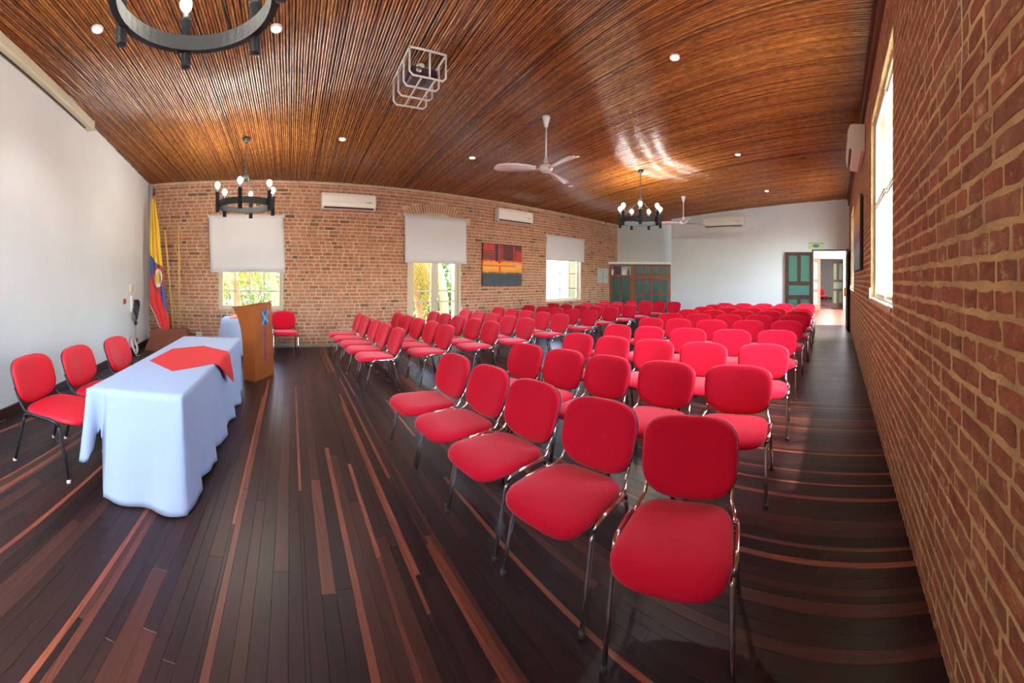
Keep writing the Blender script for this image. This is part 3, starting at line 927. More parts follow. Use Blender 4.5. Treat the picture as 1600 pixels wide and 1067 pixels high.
for dz in (.003, .022): vs += [(-.045, .022, 1.168+dz), (.535, .022, 1.182+dz), (.535, .425, 1.10+dz), (-.045, .425, 1.098+dz)]
tp.add(vs, [(0,3,2,1),(4,5,6,7),(0,1,5,4),(1,2,6,5),(2,3,7,6),(3,0,4,7)]); tp.build('top_board', M_lect, lec)
M_cy = mat('logo_cyan', (.06,.45,.85), .5); M_bl = mat('logo_blue', (.01,.07,.42), .5); M_pu = mat('letter_purple', (.11,.02,.36), .5); M_pu2 = mat('logo_violet', (.22,.08,.28), .5)
lg = MB(); cx_, cz_ = .26, .955
def bar(p0, p1, wd, y, mi, mb):
    a = Vector(p0); b = Vector(p1); d = (b-a).normalized(); n = Vector((-d.y, d.x))*wd/2
    poly = [(a+n), (b+n), (b-n), (a-n)]
    mb.cur = mi
    vs = [(p.x, y, p.y) for p in poly] + [(p.x, y+.004, p.y) for p in poly]
    mb.add(vs, [(0,1,2,3),(7,6,5,4),(0,4,5,1),(1,5,6,2),(2,6,7,3),(3,7,4,0)]); mb.cur = 0
yl = .004
yl2 = -.004
bar((cx_-.075, cz_+.095), (cx_-.01, cz_+.005), .036, yl2, 0, lg); bar((cx_+.085, cz_+.105), (cx_+.01, cz_), .036, yl2, 0, lg)
bar((cx_-.07, cz_-.105), (cx_, cz_+.0), .036, yl2, 0, lg); bar((cx_+.09, cz_-.08), (cx_+.01, cz_), .036, yl2, 0, lg)
bar((cx_-.045, cz_+.10), (cx_+.005, cz_+.03), .03, yl2-.003, 1, lg); bar((cx_+.05, cz_+.105), (cx_+.005, cz_+.03), .03, yl2-.003, 1, lg)
bar((cx_-.035, cz_-.11), (cx_+.005, cz_-.04), .028, yl2-.003, 1, lg); bar((cx_+.055, cz_-.10), (cx_+.01, cz_-.04), .028, yl2-.003, 1, lg)
bar((cx_-.035, cz_+.118), (cx_+.005, cz_+.150), .02, yl2, 2, lg); bar((cx_+.045, cz_+.118), (cx_+.005, cz_+.150), .02, yl2, 2, lg)
lg.build('logo', [M_cy, M_bl, M_pu2], lec)
for k, ch in enumerate('ICMICTEGOR'):
    me = text_mesh(ch, .066, .004); me.materials.append(M_pu)
    o = bpy.data.objects.new('letter', me); link(o, lec)
    o.location = (cx_+.012+.0008*k, .000, .79-.0545*k); o.rotation_euler = (PI/2, 0, 0)

# ------------------------------------------------------------------ flag stand
fs_ = thing('flag_stand', 'dark wooden block stand holding flagpoles in the corner', 'flag stand', (-2.02, 7.72, 0), .05)
mb = MB()
b0 = [(-.46,-.22,0),(.60,-.22,0),(.60,.22,0),(-.46,.22,0)]; t0 = [(-.30,-.10,.47),(.42,-.10,.47),(.42,.12,.47),(-.30,.12,.47)]
mb.add(b0+t0, [(0,3,2,1),(4,5,6,7),(0,1,5,4),(1,2,6,5),(2,3,7,6),(3,0,4,7)]); mb.build('base', M_stand, fs_)
for (x0, y0, x1, y1, zt_) in ((.13,-.01,-.09,.10,2.62),(.27,.0,.22,.08,2.70)):
    MB().tube([(x0, y0, .44), (x1, y1, zt_)], .018, 8).build('pole', M_gold, fs_)
fp_ = thing('flagpole', 'tall golden flagpole with the furled tricolour flag in the corner', 'flagpole', (-2.20, 7.72, 0))
MB().tube([(0,0,.455), (-.20,.20,3.42)], .013, 8).build('pole', M_gold, fp_)
MB().lathe([(.012,0),(.03,.02),(.012,.05),(.018,.09),(.004,.2)], 8, M=Matrix.Translation((-.20,.20,3.42))).build('finial', M_iron, fp_)
M_fy = mat('flag_yellow', (.80,.52,.04), .7, sheen=.3); M_fb = mat('flag_blue', (.05,.09,.30), .7, sheen=.3); M_fr = mat('flag_red', (.72,.03,.03), .7, sheen=.3); M_fw = mat('flag_white', (.8,.78,.7), .7)
M_fd = mat('flag_emblem_red', (.38,.05,.06), .7); M_fg = mat('flag_emblem_grey', (.16,.17,.18), .7)
# outline of the hanging flag: left and right edge x (relative to pole foot) by height
ol = [(3.36,-.215,-.195),(3.2,-.235,-.12),(2.6,-.24,-.02),(2.1,-.24,.03),(1.6,-.22,.10),(1.1,-.21,.15),(.95,-.19,.18),(.75,-.07,.22),(.5,.03,.235),(.30,.11,.21),(.24,.14,.17)]
def edge(z):
    for (z0_, a0, b0_), (z1_, a1, b1_) in zip(ol[:-1], ol[1:]):
        if z1_ <= z <= z0_:
            t = (z0_-z)/(z0_-z1_); return a0+(a1-a0)*t, b0_+(b1_-b0_)*t
    return ol[-1][1:]
nu, nv = 60, 170; vs = []; fs = []; mi = []
for j in range(nv+1):
    z = 3.36 - (3.36-.24)*j/nv; a, b = edge(z)
    for i in range(nu+1):
        u = i/nu
        vs.append((a+(b-a)*u, -.035 + .028*math.sin(u*19+z*.8)*min(1, (3.4-z)*2) - .05*min(1,(3.4-z)) + .12*max(0,(z-1))/2.4, z))
fm = MB()
for j in range(nv):
    for i in range(nu):
        z = 3.36 - (3.36-.24)*(j+.5)/nv; u = (i+.5)/nu
        x = sum(vs[j*(nu+1)+i+k][0] for k in (0,1))/2
        zb1 = 2.12 - .42*u          # yellow/blue limit
        zb2 = (1.62 - .75*u**1.5) if u < .8 else (1.08 - 1.9*(u-.8))   # blue/red limit
        c = 0 if z > zb1 else (1 if z > zb2 else 2)
        dx = (x+.02)/.135; dz = (z-1.56)/.30
        rr = math.hypot(dx, dz)
        if rr < 1 and u < 1: c = 4 if rr > .68 else (3 if (rr > .42) else (0 if x < .0 else 5))
        fm.cur = c; fm.f.append((j*(nu+1)+i, (j+1)*(nu+1)+i, (j+1)*(nu+1)+i+1, j*(nu+1)+i+1)); fm.sm.append(True); fm.mi.append(c)
fm.v = vs
fl_ = fm.build('flag', [M_fy, M_fb, M_fr, M_fw, M_fd, M_fg], fp_); solidify(fl_, .003)
fr_ = MB().tube([(edge(z)[0]-.004, -.075, z) for z in [1.0-.042*k for k in range(18)]], .008, 6); fr_.build('fringe', M_fw, fp_)

# ------------------------------------------------------------------ air conditioners
def ac(label, M, w, h, d, logo=1):
    r = thing('air_conditioner', label, 'air conditioner', group=None); r.matrix_world = M
    # profile in (y out, z)
    pf = [(0,-h/2),(.06,-h/2-.004),(d*.72,-h/2+.02),(d*.96,-h*.30),(d,-h*.1),(d,h*.28),(d*.9,h*.46),(d*.7,h/2),(0,h/2)]
    mb = MB(); mb.add([(-w/2, -y, z) for y, z in pf] + [(w/2, -y, z) for y, z in pf], [tuple(range(len(pf))), tuple(range(2*len(pf)-1, len(pf)-1, -1))] + [(i, i+len(pf), (i+1) % len(pf)+len(pf), (i+1) % len(pf)) for i in range(len(pf))])
    mb.f = [tuple(reversed(q)) for q in mb.f]
    mb.build('casing', M_acw, r)
    MB().bbox(-w/2+.02, w/2-.02, -d-.006, -d+.004, -h*.08, h*.30, .003).build('front_panel', M_acw, r)
    Mv = Matrix.Translation((0, -d*.86, -h*.385)) @ Matrix.Rotation(math.radians(-32), 4, 'X')
    MB().box(-w/2+.05, w/2-.05, -.004, .006, -.022, .022, Mv).build('air_outlet', M_dark, r)
    Mv2 = Matrix.Translation((0, -d*.90-.008, -h*.33)) @ Matrix.Rotation(math.radians(-20), 4, 'X')
    MB().box(-w/2+.05, w/2-.05, -.004, .002, -.014, .018, Mv2).build('louver', M_acw, r)
    MB().box(w*.32, w*.42, -d-.008, -d-.006, -h*.05, -h*.05+.012).build('badge', M_dark, r)
    return r
ac('white air conditioner high on brick wall between left window and garden door', Matrix.Translation((1.97, YB-.016, 3.325)), 1.26, .37, .21)
ac('white air conditioner high on brick wall right of the garden door', Matrix.Translation((6.75, YB-.016, 3.385)), 1.28, .37, .21)
ac('white air conditioner high on the white end wall', Matrix.Translation((XR-.002, 4.02, 3.70)) @ Matrix.Rotation(-PI/2, 4, 'Z'), 1.48, .42, .22)
ac('white air conditioner at the top of the close right brick wall', Matrix.Translation((6.25, YR+.012, 3.83)) @ Matrix.Rotation(PI, 4, 'Z'), 1.12, .42, .26)

# ------------------------------------------------------------------ paintings
def paint_mat(kind):
    M = bpy.data.materials.new('painting_'+kind); M.use_nodes = True; t = M.node_tree; b = t.nodes['Principled BSDF']; b.inputs['Roughness'].default_value = .55
    tc = t.nodes.new('ShaderNodeTexCoord'); se = t.nodes.new('ShaderNodeSeparateXYZ'); t.links.new(tc.outputs['Generated'], se.inputs[0])
    n = t.nodes.new('ShaderNodeTexNoise'); n.inputs['Scale'].default_value = 6; n.inputs['Detail'].default_value = 8; t.links.new(tc.outputs['Generated'], n.inputs[0])
    ad = t.nodes.new('ShaderNodeMath'); ad.operation = 'MULTIPLY_ADD'; ad.inputs[1].default_value = .12; t.links.new(n.outputs[0], ad.inputs[0]); t.links.new(se.outputs['Z'], ad.inputs[2])
    sb = t.nodes.new('ShaderNodeMath'); sb.operation = 'SUBTRACT'; sb.inputs[1].default_value = .06; t.links.new(ad.outputs[0], sb.inputs[0])
    cr = t.nodes.new('ShaderNodeValToRGB'); e = cr.color_ramp.elements
    if kind == 'sunset': st = [(0,(.035,.05,.065)),(.24,(.03,.045,.06)),(.30,(.10,.07,.03)),(.34,(.75,.28,.02)),(.45,(.85,.38,.03)),(.56,(.80,.28,.02)),(.60,(.62,.10,.02)),(.64,(.10,.012,.012)),(.8,(.16,.02,.018)),(1,(.07,.012,.012))]
    elif kind == 'horizon': st = [(0,(.10,.14,.18)),(.25,(.28,.32,.36)),(.45,(.22,.12,.15)),(.6,(.45,.22,.14)),(.8,(.62,.30,.06)),(1,(.55,.26,.05))]
    e[0].position = 0; e[0].color = (*st[0][1], 1)
    e[1].position = st[1][0]; e[1].color = (*st[1][1], 1)
    for p, c in st[2:]:
        k = e.new(p); k.color = (*c, 1)
    t.links.new(sb.outputs[0], cr.inputs[0]); t.links.new(cr.outputs[0], b.inputs['Base Color'])
    return M
pt = thing('painting', 'square abstract painting, dark red over orange and slate, on the long brick wall', 'painting', (6.39, YB-.070, 1.97))
MB().bbox(-.70, .70, 0, .053, -.58, .60, .004).build('canvas', paint_mat('sunset'), pt)
M_p1 = mat('paint_red', (.50,.03,.025), .6, var=.3); M_p2 = mat('paint_dark', (.035,.012,.014), .6); M_p3 = mat('paint_orange_red', (.62,.10,.02), .6); M_p4 = mat('paint_wine', (.13,.015,.02), .6, var=.4, vscale=8); M_p5 = mat('paint_grey', (.35,.33,.38), .6)
def patch(x0, x1, z0, z1, mm, y=-.002): MB().box(x0, x1, y, 0, z0, z1).build('brushwork', mm, pt)
patch(-.69, -.30, .40, .585, M_p1); 
for k in range(4): patch(-.69, -.27, .13+.07*k, .155+.07*k, M_p1)
patch(-.27, -.19, .10, .585, M_p2, -.003); patch(-.17, -.10, .05, .585, M_p1, -.003); patch(-.06, -.02, .09, .585, M_p1, -.0025)
patch(-.69, .40, -.035, .0, M_p3, -.003); patch(-.155, -.085, -.22, .0, M_p3, -.0035); patch(.05, .35, .14, .55, M_p4, -.0025); patch(.37, .42, .14, .56, M_p1, -.003); patch(.46, .69, .12, .42, M_p1, -.002)
MB().lathe([(.045,0),(.045,.002)], 14, M=Matrix.Translation((.41, -.002, -.02)) @ Matrix.Rotation(PI/2, 4, 'X')).build('brushwork', M_p5, pt)
pt2 = thing('painting', 'wide orange and grey painting in dark edge on the close right brick wall', 'painting', (7.2, YR+.022, 2.42))
MB().box(-1.1, 1.1, .0, .034, -.63, .63).build('stretcher', M_dark, pt2)
MB().bbox(-1.095, 1.095, .034, .046, -.625, .625, .003).build('canvas', paint_mat('horizon'), pt2)

# ------------------------------------------------------------------ notices, cameras, small wall fittings
def panel_notice(x0, x1, z0, z1, label, marks):
    r = thing('notice_board', label, 'notice', ((x0+x1)/2, YB-.028, (z0+z1)/2)); hw = (x1-x0)/2; hh = (z1-z0)/2
    MB().bbox(-hw, hw, 0, .014, -hh, hh, .003).build('board', M_white2, r)
    for (a, b, c, d, mm) in marks: MB().box(a, b, -.002, 0, c, d).build('printed_block', mm, r)
M_pg = mat('print_green', (.22,.30,.20), .8); M_pb = mat('print_blue', (.35,.42,.48), .8)
panel_notice(10.83, 11.15, 1.46, 2.0, 'white printed notice on the brick wall, left of the pair by the closet', [(-.03,.03,.12,.24,M_pg), (-.08,.08,-.22,.0,M_pb)])
panel_notice(11.20, 11.50, 1.44, 1.99, 'white printed notice on the brick wall, touching the green closet', [(.0,.06,-.1,.02,M_pg)])
dc = thing('security_camera', 'small white dome camera on the brick wall under the ceiling', 'camera', (11.24, YB-.004, 3.72))
MB().lathe([(.055,0),(.055,.03),(.05,.05)], 14, M=Matrix.Rotation(PI/2, 4, 'X')).build('mount', M_acw, dc)
MB().lathe([(.05,.05),(.052,.07),(.045,.095),(.028,.115),(.005,.122)], 14, M=Matrix.Rotation(PI/2, 4, 'X')).build('dome', mat('dome_grey', (.35,.35,.36), .15), dc)

ex = thing('exit_sign', 'pale green evacuation route sign above the open doorway', 'sign', (XR-.006, .71, 2.81))
MB().box(-.001, .005, -.27, .27, -.115, .115).build('sign_plate', mat('sign_pale_green', (.60,.70,.36), .6), ex)
M_sg = mat('sign_green', (.07,.32,.22), .6)
MB().add([(-.004, y, z) for y, z in ((.10,.04),(-.10,.04),(-.10,-.03),(-.155,-.03),(0,-.085),(.155,-.03),(.10,-.03))], [(0,1,2,3,4,5,6)]).build('arrow', M_sg, ex)
me = text_mesh('RUTA DE EVACUACION', .046, .001); me.materials.append(mat('sign_text', (.22,.28,.12), .7))
o = bpy.data.objects.new('lettering', me); link(o, ex); o.matrix_parent_inverse = Matrix(); o.location = (-.003, 0, .078); o.rotation_euler = (PI/2, 0, -PI/2)

# left wall fittings
def wbox(name, label, cat, y, z, w_, h_, d_, mm):
    o = MB().bbox(0, d_, -w_/2, w_/2, -h_/2, h_/2, min(.004, d_*.3)).build(name, mm, None, (XL+.001, y, z)); return tag(o, label, cat)
wbox('switch_box', 'beige switch box on the left wall above the cable bundle', 'switch', 7.03, 1.34, .10, .16, .05, M_cream)
wbox('wall_socket', 'small red wall socket left of the hanging cable bundle', 'socket', 6.72, 1.10, .11, .10, .012, mat('socket_red', (.45,.06,.035), .4))
wbox('wall_socket', 'small red socket low on the left wall near the flag stand', 'socket', 7.45, .21, .10, .11, .012, bpy.data.materials['socket_red'])
wbox('wall_plate', 'small white wall plate low on the left wall near the cable coil', 'wall plate', 6.95, .22, .09, .13, .010, M_acw)
wbox('wall_plate', 'small white wall plate low on the left wall under the hanging cable', 'wall plate', 7.20, .25, .09, .13, .010, M_acw)
ba = thing('cable_bundle', 'looped black and white cables hanging on a bracket on the left wall', 'cable', (XL+.001, 7.12, .98))
MB().bbox(0, .05, -.10, .0, -.12, .22, .005).build('bracket', M_acw, ba)
cbm = MB()
for k in range(5):
    r0 = .12 + .02*k; cbm.tube([(.04+.012*k+.02*math.sin(a*2), .03+.02*k + r0*.55*math.cos(a), -.0 - .02*k + r0*math.sin(a)) for a in [2*PI*i/16 for i in range(16)]], .011, 6, closed=True)
cbm.build('black_loops', M_dark, ba)
cw = MB(); 
for k in range(3): cw.tube([(.05+.01*k, -.02 + .10*math.cos(a), -.16 + (.13+.01*k)*math.sin(a)) for a in [2*PI*i/16 for i in range(16)]], .005, 5, closed=True)
cw.build('grey_loops', mat('cable_grey', (.25,.26,.27), .5), ba)
MB().tube([(.04,.12,.0),(.05,.16,-.2),(.04,.17,-.33)], .012, 6).build('drop_cable', M_dark, ba)
MB().lathe([(.012,-.42),(.028,-.40),(.028,-.34),(.012,-.32)], 8, .04, .17).build('plug', M_dark, ba)
MB().tube([(.035,.17,-.42),(.03,.18,-.55),(.02,.22,-.75),(.02,.26,-.90)], .004, 5).build('grey_cord', bpy.data.materials['cable_grey'], ba)
rl = thing('cable_coil', 'coiled white cable lying against the left wall below the cable bundle', 'cable coil', (-2.50, 7.06, .0), .1)
MR = Matrix.Rotation(math.radians(-20), 4, 'Y')
cm = MB()
for k in range(7):
    r0 = .11 + .012*k
    cm.tube([MR @ Vector((.012*math.sin(k*2)+.02, r0*math.cos(a), r0*math.sin(a)+.19)) for a in [2*PI*i/20 for i in range(20)]], .0075, 6, closed=True)
cm.build('coil', M_acw, rl)
MB().tube([(.02,-.12,.12),(.05,-.2,.16),(.02,-.26,.10),(.06,-.24,.02),(.10,-.12,.012)], .007, 6).build('loose_end', M_acw, rl)
pv = MB(); pv.tube([(XL+.055, YB-.055, 1.1), (XL+.055, YB-.055, cz(YB)-.03)], .05, 12); pvo = pv.build('conduit_pipe', M_white2); tag(pvo, 'white vertical conduit pipe in the corner behind the flag', 'pipe')

for k, (xx, zz_, lb_) in enumerate(((-1.42, .27, 'small white wall socket low on brick wall between flag stand and side table'),)):
    o = thing('wall_socket', lb_, 'socket', (xx, YB-.030, zz_)); MB().bbox(-.06, .06, 0, .016, -.045, .045, .004).build('cover_plate', M_acw, o); MB().box(-.035, -.012, -.001, 0, -.015, .015).build('outlet', M_dark, o); MB().box(.012, .035, -.001, 0, -.015, .015).build('outlet', M_dark, o)
cdw = MB().tube([(1.235, YR+.008, 4.1), (1.24, YR+.010, 3.3), (1.245, YR+.012, 2.7), (1.235, YR+.010, 2.45), (1.255, YR+.011, 2.22)], .0022, 6).build('hanging_cord', M_cream)
tag(cdw, 'thin pale cord hanging down the close right brick wall near the photo edge', 'cord')
# projection screen housing high on the left wall
ps = thing('projection_screen', 'long cream projection screen casing high on the left wall', 'projection screen', (XL+.001, 4.0, 0))
hl = MB(); y0_, y1_ = -3.6, 1.08
def zz(y): return cz(4.0+y) - .02
sec = [(0,0),(.12,0),(.13,-.02),(.13,-.125),(.11,-.14),(0,-.14)]
hl.add([(a, y0_, zz(y0_)+b) for a, b in sec] + [(a, y1_, zz(y1_)+b) for a, b in sec], [tuple(range(6)), tuple(range(11,5,-1))] + [(i, i+6, (i+1) % 6+6, (i+1) % 6) for i in range(6)])
hl.f = [tuple(reversed(q)) for q in hl.f]
hl.build('casing', M_cream, ps)
hs = MB(); hs.add([(.02, y0_, zz(y0_)-.148), (.045, y0_, zz(y0_)-.148), (.045, y1_-.12, zz(y1_-.12)-.148), (.02, y1_-.12, zz(y1_-.12)-.148), (.02, y0_, zz(y0_)-.1405), (.045, y0_, zz(y0_)-.1405), (.045, y1_-.12, zz(y1_-.12)-.1405), (.02, y1_-.12, zz(y1_-.12)-.1405)], [(0,3,2,1),(4,5,6,7),(0,1,5,4),(1,2,6,5),(2,3,7,6),(3,0,4,7)])
hs.build('screen_slot', M_dark, ps)
MB().bbox(0, .138, y1_+.0005, y1_+.012, zz(y1_)-.148, zz(y1_)+.004, .003).build('end_cap', M_cream, ps)

# ------------------------------------------------------------------ chandeliers
def chandelier(label, x, y, zr, R, n, phase, group='wrought iron wheel chandeliers', unlit=(), watts=16):
    r = thing('wheel_chandelier', label, 'chandelier', (x, y, zr), group=group)
    h = .05; t = .022
    prof = [(R-t, -h), (R+t, -h), (R+t, h), (R-t, h)]
    vs = []; fs = []; N = 48
    for i in range(N):
        a = 2*PI*i/N
        for rr, z in prof: vs.append((rr*math.cos(a), rr*math.sin(a), z))
    for i in range(N):
        j = (i+1) % N
        for k in range(4): fs.append((i*4+k, j*4+k, j*4+(k+1) % 4, i*4+(k+1) % 4))
    MB().add(vs, [tuple(reversed(f)) for f in fs], False).build('wheel_ring', M_iron, r)
    for k in range(n):
        a = phase + 2*PI*k/n
        ox, oy = (R+.035)*math.cos(a), (R+.035)*math.sin(a)
        cd = MB().lathe([(.030,-.14),(.034,-.138),(.034,.17),(.040,.172),(.040,.19),(.026,.195),(.022,.24)], 12, ox, oy).build('candle_tube', M_iron, r)
        lit = k not in unlit
        if lit:
            pl = bpy.data.lights.new('bulb_glow', 'POINT'); pl.energy = watts; pl.color = (1,.95,.85); pl.shadow_soft_size = .035
            po = bpy.data.objects.new('bulb_glow', pl); po.location = (ox, oy, .41); link(po, r)
        bl = MB().lathe([(.014,.24),(.020,.25),(.040,.285),(.044,.305),(.034,.335),(.006,.355)], 12, ox, oy).build('bulb', M_bulb if lit else M_acw, cd)
    top = .46
    for k in range(3):
        a = phase + .35 + 2*PI*k/3
        MB().tube([(R*math.cos(a), R*math.sin(a), .045), (.04*math.cos(a), .04*math.sin(a), top)], .006, 6).build('support_rod', M_iron, r)
        a2 = phase + 1.2 + 2*PI*k/3
        MB().lathe([(.012,-.07),(.012,-.045)], 8, R*math.cos(a2), R*math.sin(a2)).build('rivet', M_iron, r)
    MB().lathe([(.02,top-.06),(.05,top-.03),(.055,top+.02),(.03,top+.07),(.012,top+.10)], 12).build('hub', M_iron, r)
    ch = MB(); z = top+.10; L = cz(y) - zr - .03; i = 0
    while z < L - .03:
        M_ = Matrix.Translation((0,0,z+.03)) @ Matrix.Rotation(PI/2*(i % 2), 4, 'Z')
        ch.tube([M_ @ Vector((.013*math.cos(q_), 0, .032*math.sin(q_))) for q_ in [2*PI*u/8 for u in range(8)]], .0045, 5, closed=True); z += .048; i += 1
    ch.build('chain', M_iron, r)
    MB().lathe([(.02,L-.05),(.035,L-.03),(.07,L),(.07,L+.02)], 14).build('ceiling_rose', M_iron, r)
    return r
phA = 0
chandelier('black iron wheel chandelier overhead, cut off by the top left photo edge', -.39, 2.04, 3.20, .46, 6, math.radians(47), watts=6)
chandelier('black iron wheel chandelier with lit bulbs in front of the left blind', -.27, 6.17, 2.80, .46, 6, math.radians(22), unlit=(1,))
chandelier('black iron wheel chandelier farthest away, near the white end wall', 7.16, 4.26, 2.92, .44, 7, math.radians(5))

# ------------------------------------------------------------------ downlights
spots = [(-1.648,3.401),(.137,3.712),(1.347,6.055),(3.868,5.981),(3.934,1.877),(7.415,2.055),(10.639,2.057)]
desc = ['lit round ceiling spotlight left of the overhead chandelier', 'lit round ceiling spotlight right of the overhead chandelier', 'lit round ceiling spotlight between the near iron chandelier and the projector cage', 'lit round ceiling spotlight just left of the white ceiling fan', 'largest bright ceiling spotlight, above the near chair block', 'lit ceiling spotlight between the fan and the right wall', 'lit ceiling spotlight above the end wall doorway']
for (x, y), d_ in zip(spots, desc):
    r = thing('ceiling_spotlight', d_, 'spotlight', (x, y, cz(y)), group='round ceiling spotlights')
    MB().lathe([(.048,-.012),(.062,-.014),(.064,.006),(.05,.012)], 18).build('trim_ring', M_acw, r)
    MB().lathe([(.044,-.0135),(.046,-.009),(.046,.003)], 18).build('lens', M_spot, r)
    sp = bpy.data.lights.new('spotlight_beam', 'SPOT'); sp.energy = 130 if x > 1 else 45; sp.spot_size = math.radians(110); sp.spot_blend = .8; sp.shadow_soft_size = .05; sp.color = (1,.98,.94)
    so = bpy.data.objects.new('spotlight_beam', sp); so.location = (0,0,-.03); link(so, r)
r = thing('ceiling_spotlight', 'small unlit ceiling spotlight below the fan, near the far chandelier', 'spotlight', (6.9, 6.15, cz(6.15)), group='round ceiling spotlights')
MB().lathe([(.05,-.012),(.066,-.014),(.066,.004),(.05,.010)], 16).build('trim_ring', M_acw, r); MB().lathe([(.044,-.0135),(.046,-.009),(.046,.003)], 16).build('lens', M_chrome, r)

# ------------------------------------------------------------------ ceiling fans
def fan(label, x, y, zh, angs, R=.80):
    r = thing('ceiling_fan', label, 'ceiling fan', (x, y, zh), group='white three-blade ceiling fans'); L = cz(y) - zh
    MB().lathe([(.018,L-.17),(.03,L-.15),(.05,L-.06),(.065,L-.02),(.06,L),(.02,L+.005)], 16).build('canopy', M_fanw, r)
    MB().tube([(0,0,.10),(0,0,L-.15)], .013, 10).build('downrod', M_fanw, r)
    MB().lathe([(.02,.16),(.03,.15),(.042,.06),(.045,.05)][::-1], 14).build('rod_cover', M_fanw, r)
    MB().lathe([(.03,-.065),(.07,-.06),(.095,-.035),(.11,-.01),(.11,.02),(.085,.045),(.04,.055)], 20).build('motor', M_fanw, r)
    for a in angs:
        M_ = Matrix.Rotation(a, 4, 'Z')
        def fn(u, v, M_=M_):
            s = .16 + u*(R-.16)
            wd = .055 + .065*math.sin(min(1, u*1.15)*PI*.62)
            if u > .86: wd *= math.sqrt(max(.02, 1-((u-.86)/.14)**2))
            t = (v-.5)*2*wd
            return M_ @ Vector((s, t, -.025 + .35*t*(1-.5*u) - .02*u*u + .012*math.cos(v*PI*2)))
        b = MB().grid(fn, 16, 5).build('blade', M_fanw, r); solidify(b, .003)
        MB().box(.09, .20, -.018, .018, -.03, -.022, M_).build('blade_arm', M_fanw, r)
def dirang(lat, dep, x, y):
    d = math.hypot(x, y); rx, ry = y/d, -x/d; fx, fy = x/d, y/d
    return math.atan2(ry*lat+fy*dep, rx*lat+fx*dep)
fan('white three-blade ceiling fan on a long rod, nearest the camera', 3.94, 4.02, 3.30, [dirang(-.72,-.15,3.94,4.02), dirang(.44,-.75,3.94,4.02), dirang(.28,.62,3.94,4.02)])
fan('small distant white ceiling fan beside the end wall air conditioner', 9.93, 4.42, 3.30, [dirang(-.8,.1,9.93,4.42), dirang(.75,.35,9.93,4.42), dirang(.1,-.8,9.93,4.42)])

# ------------------------------------------------------------------ projector in its cage
pj = thing('projector', 'dark projector mounted on the ceiling inside the white cage', 'projector', (1.80, 3.92, cz(3.92)), -.10)
MB().lathe([(.05,-.002),(.05,-.02),(.018,-.03),(.018,-.10)][::-1], 12).build('ceiling_mount', M_acw, pj)
MB().bbox(-.16, .16, -.15, .15, -.23, -.10, .02).build('body', M_proj, pj)
MB().lathe([(.038,0),(.04,.03),(.03,.045)], 16, M=Matrix.Translation((-.07,-.13,-.15)) @ Matrix.Rotation(PI/2, 4, 'X')).build('lens', M_chrome, pj)
MB().bbox(-.03, .03, .10, .42, -.07, -.05, .006).build('mount_plate', M_acw, pj)
MB().tube([(.16,-.05,-.12),(.18,.05,-.08),(.1,.12,-.03)], .006, 6).build('cable', M_dark, pj)
cg = thing('projector_cage', 'white welded security cage around the ceiling projector', 'cage', (1.755, 3.62, 0), -.08)
hw = .215; zb = -.30
for k in range(4):
    yy = .0 + .205*k; zt_ = cz(3.62+yy)-.03
    MB().tube([(-hw, yy, zt_), (-hw, yy, zt_+zb+.04), (-hw+.04, yy, zt_+zb), (hw-.04, yy, zt_+zb), (hw, yy, zt_+zb+.04), (hw, yy, zt_)], .0115, 8).build('hoop', M_cage, cg)
zt_ = cz(3.62)-.03; z2 = cz(3.62+.615)-.03
for xx, dz in ((-hw, 0), (hw, 0)): MB().tube([(xx, 0, zt_), (xx, .615, z2)], .0105, 8).build('long_bar', M_cage, cg)
for xx in (-.07, .09): MB().tube([(xx, 0, zt_+zb), (xx, .615, z2+zb)], .0105, 8).build('long_bar', M_cage, cg)
MB().tube([(-hw, 0, zt_), (hw, 0, zt_)], .0115, 8).build('cross_bar', M_cage, cg); MB().tube([(0.02, 0, zt_), (.02, 0, zt_+zb)], .0115, 8).build('cross_bar', M_cage, cg)

# ------------------------------------------------------------------ closet with green panels in the alcove
c0 = Vector((11.62, YB-.015, 0)); c1 = Vector((12.72, YW+.0, 0)); cd_ = (c1-c0); CL = cd_.length; cd_.normalize()
closet = thing('closet', 'wooden closet front with dark green panels in the far corner', 'closet', tuple(c0), math.atan2(cd_.y, cd_.x))
zt_ = 2.18
def cbx(name, a, b, z0, z1, mm, y0=0., y1=.05, par=None): return MB().bbox(a, b, y0, y1, z0, z1, .004).build(name, mm, par or closet)
fr = MB(); fw = .07
for a, b in ((0, .06), (.83, .98), (CL-.07, CL)): fr.box(a, b, -.01, .06, 0, zt_)
fr.box(.06, CL-.07, -.008, .055, zt_-.05, zt_); fr.box(.98, CL-.07, -.008, .055, 1.62, 1.76)
fr.box(.06, .83, -.008, .055, 1.70, 1.76)
fr.build('frame', M_dwood2, closet)
def leaf(a, b, rows, name='closet_door'):
    o = MB(); st = .045; zs = [z for r_ in rows for z in r_]
    o.box(a, a+st, .0, .045, zs[0]-.03, zs[-1]+.03); o.box(b-st, b, .0, .045, zs[0]-.03, zs[-1]+.03); m_ = (a+b)/2; o.box(m_-.028, m_+.028, .001, .044, zs[0]-.03, zs[-1]+.03)
    prev = zs[0]-.03
    for z0, z1 in rows:
        o.box(a+st, b-st, .0005, .0445, prev, z0); prev = z1
    o.box(a+st, b-st, .0005, .0445, prev, zs[-1]+.03)
    d = o.build(name, M_dwood2, closet)
    for z0, z1 in rows:
        for u, v in ((a+st, m_-.028), (m_+.028, b-st)):
            MB().bbox(u+.004, v-.004, .014, .03, z0+.004, z1-.004, .006).build('panel', M_green2, d)
leaf(.065, .825, [(.10, .55), (.62, 1.05), (1.10, 1.66)])
mid = (.98 + CL-.07)/2
